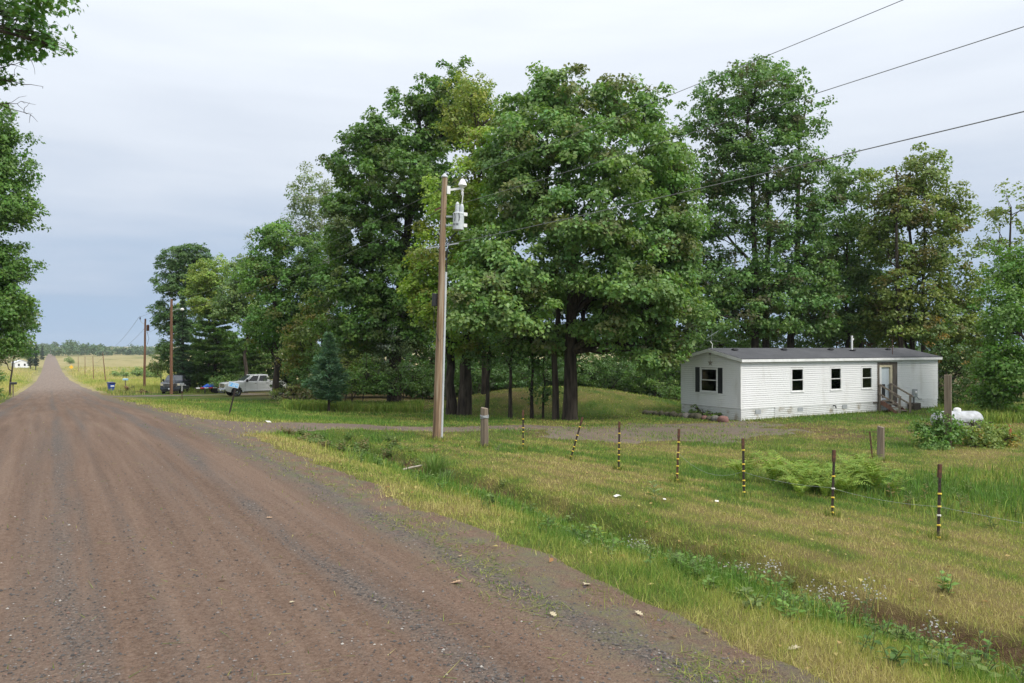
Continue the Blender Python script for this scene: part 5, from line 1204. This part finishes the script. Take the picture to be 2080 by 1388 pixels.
# ------------------------------------------------------------------ vehicles
def pickup(loc, rz, paint, label, cat='pickup truck'):
    """x forward; origin on the ground mid-wheelbase"""
    root = empty('pickup_truck', loc, rz); tag(root, label, cat)
    L0, L1, Wd = 3.05, -3.05, .98; fx, rx_, wr = 2.02, -1.95, .42
    def arch(cx, r): return [(cx + r * math.cos(a), .42 + r * math.sin(a)) for a in np.linspace(0, math.pi, 9)]
    prof = [(L0 - .02, .62), (L0, .95), (L0 - .06, 1.20), (L0 - .25, 1.27), (1.62, 1.36), (1.35, 1.38), (-.98, 1.38), (-1.0, 1.36), (L1 + .02, 1.36), (L1, 1.30), (L1, .62), (L1 + .15, .52)]
    prof += [(x, z) for x, z in reversed(arch(rx_, .52))][0:] if False else list(reversed(arch(rx_, .52))) + list(reversed(arch(fx, .52)))
    prof += [(L0 - .25, .50)]
    MB().prism(prof, -Wd, Wd).build('body', M[paint], root, bevel=.035, smooth=True)
    MB().box(L1 + .2, L0 - .35, -.86, .86, .40, .60).build('chassis', M['black'], root)
    MB().box(L1 + .10, -1.05, -.84, .84, 1.3605, 1.372).build('bed_liner', M['black'], root)
    # cab: belt to roof, leaning sides
    zb, zt = 1.37, 1.96; yb, yt = .93, .76; xb = (1.42, -1.0); xt = (.62, -.86)
    def cp(u, v, s): # u 0 front..1 rear, v 0 belt..1 roof
        return Vector(((xb[0] + (xb[1] - xb[0]) * u) * (1 - v) + (xt[0] + (xt[1] - xt[0]) * u) * v, s * (yb + (yt - yb) * v), zb + (zt - zb) * v))
    vs = [cp(u, v, s) for v in (0, 1) for u in (0, 1) for s in (-1, 1)]
    MB().add(vs, [(0, 1, 5, 4), (2, 6, 7, 3), (0, 4, 6, 2), (1, 3, 7, 5), (4, 5, 7, 6), (0, 2, 3, 1)]).build('cab', M[paint], root, bevel=.05, smooth=True)
    def pane(name, pts, mat, nrm_, t=.012):
        n_ = Vector(nrm_).normalized() * t; vs = [p + n_ for p in pts] + [p - n_ for p in pts]
        return MB().add(vs, [(0, 1, 2, 3), (7, 6, 5, 4), (0, 4, 5, 1), (1, 5, 6, 2), (2, 6, 7, 3), (3, 7, 4, 0)]).build(name, M[mat], root)
    pane('windscreen', [cp(0, .08, -.88), cp(0, .08, .88), cp(0, .9, .88), cp(0, .9, -.88)], 'sky_glass', (.6, 0, .8))
    pane('rear_window', [cp(1, .12, -.8), cp(1, .12, .8), cp(1, .85, .8), cp(1, .85, -.8)], 'car_glass', (-1, 0, .2))
    for s in (-1, 1):
        for a, b, a2, b2 in ((.16, .50, .10, .46), (.56, .90, .52, .90)):
            pane('side_window', [cp(a, .05, s), cp(b, .05, s), cp(b2, .86, s), cp(a2 + .02, .86, s)], 'car_glass', (0, s, .3), .014)
        for xh in (.32, -.72): MB().box(xh - .09, xh + .09, -.014, .014, 1.18, 1.215).build('door_handle', M['black'], root, (0, s * (Wd + .012), 0))
        for xs in (1.28, .20, -.88): MB().box(xs - .006, xs + .006, -.002, .002, .62, 1.36).build('door_gap', M['black'], root, (0, s * (Wd + .0012), 0))
        mr = MB().box(1.05, 1.22, 0, .20, 1.34, 1.58).build('mirror', M['black'], root, (0, s * .98 - (.20 if s < 0 else 0), 0), bevel=.03)
        MB().box(L0 - .16, L0 + .012, 0, .26, .94, 1.17).build('headlight', M['lamp'], root, (0, .70 if s > 0 else -.96, 0), bevel=.02)
        MB().box(L1 - .012, L1 + .05, 0, .16, .95, 1.28).build('tail_light', M['refl_r'], root, (0, .80 if s > 0 else -.96, 0), bevel=.01)
        MB().box(-.95, 1.4, -.02, .10, .46, .52).build('running_board', M['chrome'], root, (0, s * .97 - (.08 if s < 0 else 0), 0))
        MB().box(-.9, 1.36, -.006, .006, .80, .86).build('side_moulding', M[paint], root, (0, s * (Wd + .004), 0))
        for cx in (fx, rx_):
            Mx = Matrix.Translation((cx, s * .97, .42)) @ Matrix.Rotation(-s * math.pi / 2, 4, 'X')
            w_ = MB().lathe([(.24, -.24), (.38, -.25), (wr, -.21), (wr, -.04), (.38, 0), (.25, .0)], 24, Mx).build('wheel', M['tyre'], root, smooth=True)
            mb = MB(); mb.lathe([(.25, -.03), (.25, .005), (.20, -.01), (.08, .01), (.05, .02)], 18, Mx); rim = mb.build('rim', M['chrome'], w_, smooth=True)
            mb = MB()
            for k in range(6):
                a = k * math.pi / 3; mb.box(.09, .21, -.022, .022, .004, .014, Mx @ Matrix.Rotation(a + .5, 4, 'Z'))
            mb.build('rim_slots', M['black'], w_)
    g = MB().box(L0 - .03, L0 + .015, -.68, .68, .80, 1.20).build('grille', M['chrome'], root, bevel=.02)
    for k in range(3): MB().box(L0 + .0155, L0 + .025, -.64, .64, .84 + k * .115, .92 + k * .115).build('grille_slot', M['black'], g)
    MB().box(L0 - .06, L0 + .14, -.97, .97, .52, .74).build('bumper', M['chrome'] if paint == 'silver' else M['darkcar'], root, bevel=.04, smooth=True)
    MB().box(L0 + .141, L0 + .15, -.16, .16, .56, .68).build('number_plate', M['label_w'], root)
    MB().box(L0 - .02, L0 + .10, -.85, .85, .34, .515).build('air_dam', M['black'], root)
    MB().box(L1 - .14, L1 + .02, -.94, .94, .52, .70).build('bumper', M['chrome'], root, bevel=.03)
    return root
# silver truck: nose towards the road; nose at px 441
sx, s_t = W(452, 71.5); s_x = sx + 2.95
pickup((s_x, s_t, tz(s_x, s_t) + .02), math.pi + .10, 'silver', 'silver crew cab pickup truck parked on the grass by the wood')
dx_, dt_ = W(365, 83.5); pickup((dx_, dt_ + 2.6, tz(dx_, dt_ + 2.6) + .0), -math.pi / 2 - .32, 'darkcar', 'dark grey pickup truck facing the road behind the brown pole')
# trailer with blue tarp bundle
tx_, tt2 = W(424, 84); trl = empty('utility_trailer', (tx_, tt2, tz(tx_, tt2)), .05); tag(trl, 'low flat trailer with red and white reflective rail left of the silver truck', 'trailer')
MB().box(-1.15, 1.25, 0, 1.5, .52, .60).build('deck', M['post_steel'], trl)
MB().box(-1.3, 1.3, -.04, -.001, .52, .66).build('side_rail', M['black'], trl)
for k in range(6): MB().box(-1.28 + k * .43, -.88 + k * .43, -.050, -.041, .55, .65).build('reflector_strip', M['refl_r'] if k % 2 else M['refl_w'], trl)
MB().box(-.42, -.34, -.03, .05, -.05, .52).build('jack_stand', M['black'], trl)
for s in (0.1, 1.4):
    MB().lathe([(.15, -.1), (.28, -.1), (.30, -.06), (.30, .06), (.28, .1), (.15, .1)], 18, Matrix.Translation((.8, s, .28)) @ Matrix.Rotation(math.pi / 2, 4, 'X')).build('wheel', M['tyre'], trl, smooth=True)
for x in (-1.05, -.75, .95): MB().box(x - .015, x + .015, .0, .03, .60, .86).build('stake', M['metal_grey'], trl)
tb = MB(); nn = 12
vs = [(-.45, 0, 0), (.75, 0, 0), (.78, 1.0, 0), (-.45, 1.0, 0), (.10, .05, .38), (.70, .05, .52), (.70, .9, .5), (.05, .9, .36), (-.3, .5, .18)]
tb.add(vs, [(0, 1, 5, 4), (1, 2, 6, 5), (4, 5, 6, 7), (2, 3, 7, 6), (0, 4, 8), (4, 7, 8), (7, 3, 8), (3, 0, 8), (0, 3, 2, 1)])
tb = tb.build('tarp_bundle', M['tarp'], None, (tx_ - .05, tt2 + .1, tz(tx_, tt2) + .605), (0, 0, .05), bevel=.04, smooth=True); tag(tb, 'bright blue tarp covered bundle on the flat trailer', 'tarp')

# ------------------------------------------------------------------ bin, mailboxes, signs
bx, bt = W(226, 97); bz = tz(bx, bt); bn = empty('wheeled_bin', (bx, bt, bz), .35); tag(bn, 'blue wheeled bin with white sticker at the right road edge', 'bin')
mb = MB(); mb.add([(-.24, -.26, 0), (.24, -.26, 0), (.24, .26, 0), (-.24, .26, 0), (-.34, -.36, 1.0), (.34, -.36, 1.0), (.34, .36, 1.0), (-.34, .36, 1.0)], [(0, 3, 2, 1), (0, 1, 5, 4), (1, 2, 6, 5), (2, 3, 7, 6), (3, 0, 4, 7), (4, 5, 6, 7)]); mb.build('body', M['blue_bin'], bn, bevel=.03, smooth=True)
MB().box(-.40, .40, -.42, .40, 0, .08).prism([(-.40, .08), (.40, .08), (.3, .15), (-.3, .15)], -.36, .36).build('lid', M['dark_blue'], bn, (0, 0, 1.0), (R(4), 0, 0), bevel=.02)
MB().box(-.2, .22, -.004, .004, .0, .26).build('sticker', M['label_w'], bn, (0, -.345, .62), (R(-5.7), 0, 0))
for x in (-.25, .25): MB().lathe([(.05, -.03), (.1, -.03), (.1, .03), (.05, .03)], 14, Matrix.Translation((x, .28, .1)) @ Matrix.Rotation(math.pi / 2, 4, 'Y')).build('wheel', M['tyre'], bn)
def mailbox(X, T, rz, mat, label, h=1.05, post='post_wood'):
    z0 = tz(X, T); o = empty('mailbox', (X, T, z0), rz); tag(o, label, 'mailbox')
    MB().box(-.05, .05, -.05, .05, -.3, h).build('post', M[post], o)
    MB().prism([(-.14, 0), (.14, 0), (.14, .12)] + [(.14 * math.cos(a), .12 + .12 * math.sin(a)) for a in np.linspace(.3, 2.84, 7)] + [(-.14, .12)], -.30, .30, Matrix.Translation((0, 0, h))).build('box', M[mat], o)
    MB().box(-.13, .13, -.318, -.302, .01, .20, Matrix.Translation((0, 0, h))).build('flap', M[mat], o); MB().box(.141, .152, -.1, .06, .12, .16, Matrix.Translation((0, 0, h))).build('flag', M['refl_r'], o)
    return o
mailbox(*W(255, 100), 1.25, 'mailblue', 'pale blue mailbox on a post in the weeds right of the bin', 1.35)
mx_, mt_ = W(27, 78); mailbox(mx_, mt_, 1.45, 'black', 'black mailbox at the left road edge', 1.25)
# number sign on a leaning post
sx_, st_ = W(465, 33.5); sz = tz(sx_, st_); sg = empty('address_sign', (sx_, st_, sz)); tag(sg, 'blue and white house number sign on a leaning steel post by the driveway', 'sign')
sg.rotation_mode = 'QUATERNION'; sg.rotation_quaternion = Matrix.Rotation(.235, 3, SF).to_quaternion() @ Matrix.Rotation(-YAW, 3, 'Z').to_quaternion()
MB().box(-.03, .03, -.008, .008, -.3, 1.36).box(-.03, -.022, -.02, -.0085, -.3, 1.36).box(.022, .03, -.02, -.0085, -.3, 1.36).build('post', M['post_steel'], sg)
pl = MB().box(-.22, .22, -.034, -.026, -.105, .105).build('plate', M['label_w'], sg, (-.10, 0, 1.35)); MB().box(-.20, .20, -.037, -.0345, -.085, .085).build('plate_face', M['sign_blue'], pl)
def seg(mb, x, z, w_, h_, on):
    t = .018; S = {'a': (x, x + w_, z + h_ - t, z + h_), 'd': (x, x + w_, z, z + t), 'g': (x, x + w_, z + h_ / 2 - t / 2, z + h_ / 2 + t / 2), 'f': (x, x + t, z + h_ / 2, z + h_), 'b': (x + w_ - t, x + w_, z + h_ / 2, z + h_), 'e': (x, x + t, z, z + h_ / 2), 'c': (x + w_ - t, x + w_, z, z + h_ / 2)}
    for k in on: q = S[k]; mb.box(q[0], q[1], -.0405 - .0004 * ord(k) % .002, -.0375, q[2], q[3])
mb = MB()
for i, on in enumerate(('afebg', 'bc', 'abged', 'fgbc')): seg(mb, -.175 + i * .093, -.062, .065, .125, on)      # blurred digits
mb.build('digits', M['label_w'], pl)
# small white marker
qx, qt = W(370, 60); mk = empty('marker_sign', (qx, qt, tz(qx, qt)), -YAW); tag(mk, 'small white marker sign on a thin post on the mown grass', 'sign')
MB().box(-.02, .02, -.02, .02, -.3, .72).build('post', M['rust'], mk); MB().box(-.016, .016, -.016, .016, .72, 1.28).build('post_top', M['porcelain'], mk)
MB().box(-.17, .17, -.03, -.0205, 1.22, 1.34).build('plate', M['metal_grey'], mk); MB().box(-.30, .30, -.02, .02, 1.165, 1.19).build('cross_bar', M['porcelain'], mk)
# yellow diamond far off
yx, yt = W(145, 330); yd = empty('warning_sign', (yx, yt, tz(yx, yt)), 0); tag(yd, 'yellow diamond warning sign beside the far road', 'sign')
MB().box(-.05, .05, 0, .08, -.3, 2.0).build('post', M['post_wood'], yd); MB().box(-.6, .6, -.03, -.005, -.6, .6).build('plate', M['sign_yellow'], yd, (0, 0, 2.3), (0, R(45), 0))
# far white house
fx_, ft_ = W(45, 400); fz0 = tz(fx_, ft_) + .8; fh = empty('far_house', (fx_, ft_, fz0), .25); tag(fh, 'small white gabled house far off left of the road', 'house')
MB().box(-3.1, 3.1, 0, 7, -2, 1.9).prism([(-3.1, 1.9), (3.1, 1.9), (0, 3.1)], .0, 7).build('wall', M['far_white'], fh)
for s in (-1, 1): MB().add([(0, -.3, 3.25), (0, 7.3, 3.25), (s * 3.5, 7.3, 1.85), (s * 3.5, -.3, 1.85), (0, -.3, 3.1), (0, 7.3, 3.1), (s * 3.5, 7.3, 1.7), (s * 3.5, -.3, 1.7)], [(0, 1, 2, 3), (7, 6, 5, 4), (0, 3, 7, 4), (1, 5, 6, 2), (2, 6, 7, 3), (0, 4, 5, 1)]).build('roof', M['far_roof'], fh)
for x in (-1.4, 1.2): MB().box(x - .4, x + .4, -.05, -.005, .2, 1.3).build('window', M['car_glass'], fh)

# ------------------------------------------------------------------ ferns, weeds and flowers
def fern_mesh(seed):
    PP, AA, NN, LL = [], [], [], []
    for k in range(1):
        a = 0; ln = random.uniform(.55, 1.0); up_ = random.uniform(.6, 1.5); d = np.array([math.cos(a), math.sin(a), 0])
        for j in range(15):
            t = (j + 1) / 15; p = d * ln * t * (.55 + .25 * t) + np.array([0, 0, ln * up_ * (1.45 * t - 1.0 * t * t) + .04]); tang = nrm(d * .8 + np.array([0, 0, up_ * (1.45 - 2.0 * t)]))
            sd_ = nrm(np.cross(tang, np.array([0, 0, 1.])))
            for s in (-1, 1):
                l = .17 * math.sin(math.pi * min(1, t * .82 + .16)); PP.append(p + sd_ * s * l * .5); AA.append(sd_ * s + tang * .35); NN.append(np.cross(sd_, tang) * (-1) + rng.normal(0, .12, 3)); LL.append(l)
    P = np.array(PP); n = len(P); l = np.array(LL); base = np.array((.19, .29, .05)) * random.uniform(.85, 1.15)
    V, F, C = leaves(P, np.array(AA), np.array(NN), l, l * .26, np.clip(base[None] * rng.uniform(.75, 1.3, (n, 1)) * np.stack([rng.uniform(.9, 1.25, n), np.ones(n), np.ones(n)], 1), 0, 1), .04)
    ts = np.linspace(0, 1, 12); b = len(V); mid = np.stack([ln * ts * (.55 + .25 * ts), 0 * ts, ln * up_ * (1.45 * ts - 1.0 * ts * ts) + .04], 1)
    V = np.concatenate([V, mid + [0, .006, 0], mid - [0, .006, 0]]); q = np.arange(11)[:, None]
    F = np.concatenate([F, b + q + [0, 1, 12], b + q + [1, 13, 12]]); C = np.concatenate([C, np.tile(base * .8, (24, 1))])
    return tri_mesh('frond', V, F, C)
fm = [fern_mesh(i) for i in range(5)]
for i in range(34):
    px = random.gauss(1655, 62); Y = random.gauss(18.4, .9); X, T = W(px, Y)
    o = empty('fern', (X, T, tz(X, T) - .02), random.random() * 6)
    for k in range(9): link('frond', random.choice(fm), M['grass'], o, None, (random.gauss(0, .12), random.gauss(0, .15), 6.283 * k / 9 + random.gauss(0, .2)))
    s = random.uniform(.6, 1.1); o.scale = (s, s, s)
    tag(o, 'bright green fern in the patch behind the steel fence posts', 'fern', 'ferns in the patch behind the fence')
def tuft(X, T, n, h, spread, col, label, name='grass_tuft', wid=.014):
    z0 = tz(X, T); th = rng.uniform(0, 6.28, n); rr = spread * .35 * rng.random(n) ** .5; bx_ = rr * np.cos(th); by = rr * np.sin(th)
    hh = h * rng.uniform(.55, 1.1, n); ln = rng.uniform(.1, .9, n) * spread * (1.2 - .3 * rng.random(n)); V = []; F = []
    for i in range(n):
        d = np.array([math.cos(th[i]), math.sin(th[i])]); s = np.array([-d[1], d[0]]) * wid * .5; b0 = len(V)
        for t, w_ in ((0, 1), (.4, 1), (.75, .75), (1, .05)):
            c_ = np.array([bx_[i], by[i]]) + d * ln[i] * t ** 2; zz = hh[i] * (t - .28 * t ** 3 * (ln[i] / spread + .3)); V += [(*(c_ - s * w_), zz), (*(c_ + s * w_), zz)]
        for k in range(3): q = b0 + 2 * k; F += [(q, q + 1, q + 3), (q, q + 3, q + 2)]
    C = np.repeat(np.array(col)[None] * rng.uniform(.7, 1.35, (n, 1)), 8, 0)
    return tag(link(name, tri_mesh(name, V, F, C), M['grass'], None, (X, T, z0)), label, 'grass tuft')
X, T = W(882, 19.6); tuft(X, T, 210, .80, .55, (.13, .21, .05), 'tall bright tuft of grass standing in the ditch below the utility pole')
X, T = W(905, 18.9); tuft(X, T, 90, .45, .4, (.12, .20, .06), 'smaller bluish grass tuft in front of the tall tuft in the ditch')
def weed(X, T, h, label, base, stems=3, nl=8, L=.11, spread=.12, name='weed_plant', flower=None, nf=0, fl=.017, wr=.32, group=None):
    z0 = tz(X, T); root = empty(name, (X, T, z0)); tag(root, label, 'weed', group); mb = MB(); PP, AA, NN, LL = [], [], [], []; FF = []
    for s in range(stems):
        a = random.random() * 6.28; e_ = Vector((math.cos(a) * spread, math.sin(a) * spread, h * random.uniform(.75, 1.05))); st = Vector((random.gauss(0, .03), random.gauss(0, .03), -.02)); lp = limb(mb, st, e_, .006, .003, .02, .06, 5, 4)
        for j in range(nl):
            t = .12 + .85 * j / nl; p = st.lerp(e_, t); ang = j * 2.4 + a; d = np.array([math.cos(ang), math.sin(ang), .35]); l = L * (1.15 - .5 * t) * random.uniform(.8, 1.2)
            PP.append(np.array(p) + d * l * .5); AA.append(d); NN.append(np.array([0, 0, 1.]) + rng.normal(0, .25, 3)); LL.append(l)
        for j in range(nf): FF.append(np.array(e_) + rng.normal(0, 1, 3) * np.array([.06, .06, .05]) - np.array([0, 0, .03]))
    mb.build('stem', M['grass_stem'], root)
    n = len(PP); l = np.array(LL); C = np.clip(np.array(base)[None] * rng.uniform(.75, 1.3, (n, 1)), 0, 1); link('leaves', tri_mesh('leaves', *leaves(np.array(PP), np.array(AA), np.array(NN), l, l * wr, C, .06)), M['grass'], root)['kind'] = 'stuff'
    if FF:
        FF = np.repeat(np.array(FF), 3, 0); n = len(FF); d = rng.normal(0, 1, (n, 3)); d[:, 2] = d[:, 2] * .3; l = np.full(n, fl * 1.5)
        link('flowers', tri_mesh('flowers', *leaves(FF + d * .003, d, np.array([0, 0, 1.]) + rng.normal(0, .5, (n, 3)), l, l * .8, np.array(flower)[None] * rng.uniform(.85, 1.1, (n, 1)), .1)), M['petal'], root)['kind'] = 'stuff'
    return root
M['grass_stem'] = simple('green_stem', (.13, .17, .06), (.10, .13, .05), .7, 8)
# single plants that stand out
X, T = W(1325, 15.4); weed(X, T, .46, 'single pale green milkweed stem on the mown bank', (.20, .26, .10), 1, 16, .20, .03)
X, T = W(1212, 13.6); weed(X, T, .22, 'lime green broad leaved seedling by the ditch edge', (.24, .33, .05), 2, 5, .20, .06, wr=.6)
for (px, Y, h, lb, nf) in ((1298, 12.3, .24, 'low clump of white asters at the ditch edge, left of the rest', 16), (1575, 10.3, .40, 'white aster stem leaning over the bank, second from left', 9), (1500, 10.4, .22, 'small white asters left of the leaning aster stem', 7), (1680, 9.3, .36, 'white asters in the middle of the foreground weeds', 14), (1758, 9.4, .48, 'tallest white aster stem in the foreground weeds', 9), (1905, 7.9, .34, 'faded white asters nearest the bottom right corner', 8)):
    X, T = W(px, Y); weed(X, T, h, lb, (.10, .16, .05), 4, 7, .07, .13, name='aster_plant', flower=(.55, .53, .57), nf=nf)
# leafy weeds along the ditch foot
k = 0
for i in range(150):
    Y = 6.3 * (24.5 / 6.3) ** random.random(); X = random.gauss(7.3, .65)
    T = (Y - SY * X) / CY
    if T < 1 or T > 24.5 or X < 5.6: continue
    weed(X, T, random.uniform(.10, .26), 'small leafy green weed among the grass at the ditch foot', random.choice([(.10, .19, .04), (.13, .22, .05), (.085, .16, .04), (.16, .22, .07)]), random.randint(2, 4), 6, random.uniform(.06, .12), random.uniform(.05, .12), group='weeds along the ditch foot', wr=random.uniform(.35, .7)); k += 1
for i in range(80):      # bigger leaves in the near corner of the ditch
    T = random.uniform(1.2, 9.5); X = random.gauss(7.15, .95)
    if X < 5.9: continue
    weed(X, T, random.uniform(.10, .30), 'broad leaved green weed in the bottom right corner of the ditch', random.choice([(.12, .23, .045), (.15, .26, .06), (.10, .20, .04), (.19, .26, .08)]), random.randint(2, 4), 6, random.uniform(.05, .12), random.uniform(.06, .16), group='weeds in the near corner of the ditch', wr=random.uniform(.4, .75))
for i in range(46):      # lush plants round the culvert mouth
    X = random.uniform(6.3, 9.6); T = random.uniform(20.3, 25.2)
    weed(X, T, random.uniform(.14, .34), 'leafy green plant crowding the culvert end of the ditch', random.choice([(.085, .16, .035), (.11, .18, .05), (.15, .19, .06), (.20, .15, .07)]), 4, 7, random.uniform(.10, .17), random.uniform(.12, .25), group='plants at the culvert end of the ditch', wr=.5)
for i in range(40):
    X = random.uniform(14.5, 19); T = random.uniform(6, 12.5)
    weed(X, T, random.uniform(.2, .5), 'tall rough weed in the unmown corner behind the fence', random.choice([(.11, .18, .045), (.16, .2, .06), (.2, .16, .06)]), 3, 8, random.uniform(.08, .15), .12, group='weeds in the unmown corner')
# dead stick in the ditch, fallen leaves, scraps
X, T = W(838, 21); tag(MB().tube([(-.35, 0, .05), (0, .05, .10), (.30, .02, .14)], [.03, .026, .014], 6).build('dead_branch', M['deadwood'], None, (X, T, tz(X, T))), 'bleached dead branch lying in the ditch', 'branch')
lf = [(-.5, 0), (-.30, .05), (-.22, .26), (-.10, .12), (.02, .36), (.12, .14), (.24, .30), (.30, .10), (.5, 0)]
pts = [(x, y, .18 * abs(y) + .06 * math.sin(x * 4)) for x, y in lf] + [(x, -y, .18 * abs(y) + .06 * math.sin(x * 4)) for x, y in lf[-2:0:-1]]
me_l = bpy.data.meshes.new('fallen_leaf'); me_l.from_pydata(pts + [(0, 0, .05)], [], [(i, (i + 1) % len(pts), len(pts)) for i in range(len(pts))])
me_p = me_l.copy(); me_l.materials.append(M['leaf_tan']); me_p.materials.append(M['leaf_pale'])
for (px, py, s, mt, lb) in ((927, 1179, .13, 0, 'tan lobed oak leaf lying on the gravel near the shoulder'), (1192, 1183, .13, 1, 'largest pale leaf at the edge of the verge grass'), (1610, 1312, .13, 1, 'pale curled leaf near the bottom right grass edge'), (548, 1049, .10, 0, 'orange-tan leaf alone on the middle of the road'), (594, 1219, .07, 1, 'small yellowish leaf on the dark gravel streak'), (452, 1174, .09, 1, 'narrow pale leaf on the middle of the road'), (1124, 1244, .09, 1, 'pale leaf on the clippings of the shoulder'), (1298, 1242, .10, 1, 'pale leaf at the ragged grass edge'), (935, 1126, .09, 0, 'brown leaf at the shoulder edge beyond the tan oak leaf')):
    Y = FPX * 2.42 / (py - HY)
    for _ in range(6): X, T = W(px, Y); zz = max(float(road_z(np.array(X), np.array(T))), tz(X, T)) + .03; Y = FPX * (CAMZ - zz) / (py - HY)
    o = link('fallen_leaf', (me_l, me_p)[mt], None, None, (X, T, zz - .012), (random.gauss(0, .15), random.gauss(0, .15), random.random() * 6)); o.scale = (s, s, s); tag(o, lb, 'leaf', 'fallen leaves')
for (px, py, s, lb) in ((1254, 1008, .16, 'white paper scrap on the mown bank'), (1348, 1014, .10, 'small pale scrap right of the white paper scrap'), (1455, 1018, .12, 'pale scrap below the loose fence wire'), (543, 858, .30, 'flat white scrap lying on the driveway'), (1690, 890, .22, 'pale flat scrap on the grass below the home')):
    Y = FPX * 3.1 / (py - HY)
    for _ in range(8): X, T = W(px, Y); Y = FPX * (CAMZ - tz(X, T) - .03) / (py - HY)
    mb = MB(); mb.add([(-.5, -.3, 0), (.0, -.35, .16), (.5, -.2, .03), (.45, .3, .12), (.05, .25, .22), (-.45, .3, .05)], [(0, 1, 4, 5), (1, 2, 3, 4)]); o = mb.build('paper_scrap', M['litter'], None, (X, T, tz(X, T) + .03), (0, 0, random.random() * 6)); o.scale = (s, s, s); tag(o, lb, 'scrap')
# longer, slightly darker grass added round every post foot for contact shadow
P = []
for (X, T, n_, s_) in [(12.75, t, 120, .13) for t in posts] + [(*W(984, 25.0), 220, .26), (*W(1788, 24.6), 200, .24), (*W(887, 26.9), 260, .32), (*W(465, 33.5), 120, .2), (*W(1772, 24.3), 80, .15), (*W(370, 60), 120, .35)]:
    a = rng.uniform(0, 6.28, n_); r_ = s_ * rng.random(n_) ** .5 + .03; xx = X + r_ * np.cos(a); yy = T + r_ * np.sin(a)
    P.append(blades(xx, yy, rng.uniform(.07, .22, n_), np.full(n_, .009 * max(1, depth(X, T) / 12)), pal(rng.uniform(.2, .9, n_), n_, .3) * .85, .45, 2))
for i in range(26):      # skirt of grass under the home
    X = HX + rng.uniform(0, 16.6, 60); P.append(blades(X, np.full(60, HT - .06) - .12 * rng.random(60), rng.uniform(.05, .2, 60), np.full(60, .03), pal(rng.uniform(.3, .9, 60), 60, .3) * .85, .4, 1))
stuff('contact_grass', P, 'longer grass added for contact shadow round post feet, and along the home skirting', M['grass'], 'grass')
# fallen leaves too small to tell apart
n_ = 2600; X = np.concatenate([rng.uniform(4.4, 13, n_), rng.uniform(14, 30, n_)]); T = np.concatenate([rng.uniform(2, 27, n_), rng.uniform(26, 46, n_)]); n2 = len(X)
Z = np.where(X < 5.2, np.maximum(road_z(X, T), terrain(X, T)), terrain(X, T)) + rng.uniform(.015, .05, n2); k = ~HOUSE(X, T) & (rng.random(n2) < .25 + .75 * (X > 14)); X, T, Z = X[k], T[k], Z[k]; n2 = len(X)
lc = np.array([(.42, .30, .12), (.36, .19, .08), (.50, .42, .16), (.22, .13, .07), (.30, .28, .1)])[rng.choice(5, n2)]; ll = rng.uniform(.04, .09, n2)
stuff('leaf_litter', [leaves(np.stack([X, T, Z], 1), rng.normal(0, 1, (n2, 3)) * [1, 1, .2], np.array([0, 0, 1.]) + rng.normal(0, .3, (n2, 3)), ll, ll * .7, lc, .1)], 'small dry leaves littering the verge and the ground under the trees', M['petal'], 'leaf litter')
# a shrub of wilted stalks by the gate post
X, T = W(1010, 24); weed(X, T, .22, 'dry grey weed clump right of the gate post', (.26, .24, .16), 5, 6, .07, .16)

# ------------------------------------------------------------------ haze over the fields
hz = MB().box(-1900, 1900, -60, 3400, -30, 45).build('haze', None); hz.data.materials.clear()
hm_ = bpy.data.materials.new('haze_air'); hm_.use_nodes = True; hn = hm_.node_tree; hn.nodes.clear(); ho = hn.nodes.new('ShaderNodeOutputMaterial'); hv = hn.nodes.new('ShaderNodeVolumePrincipled')
hv.inputs['Color'].default_value = (.86, .92, 1, 1); hv.inputs['Density'].default_value = .00013; hv.inputs['Anisotropy'].default_value = .2
hn.links.new(hv.outputs[0], ho.inputs['Volume']); hz.data.materials.append(hm_); tag(hz, 'thin pale haze in the distance', 'haze', kind='stuff')
if not HAZE: bpy.data.objects.remove(hz)
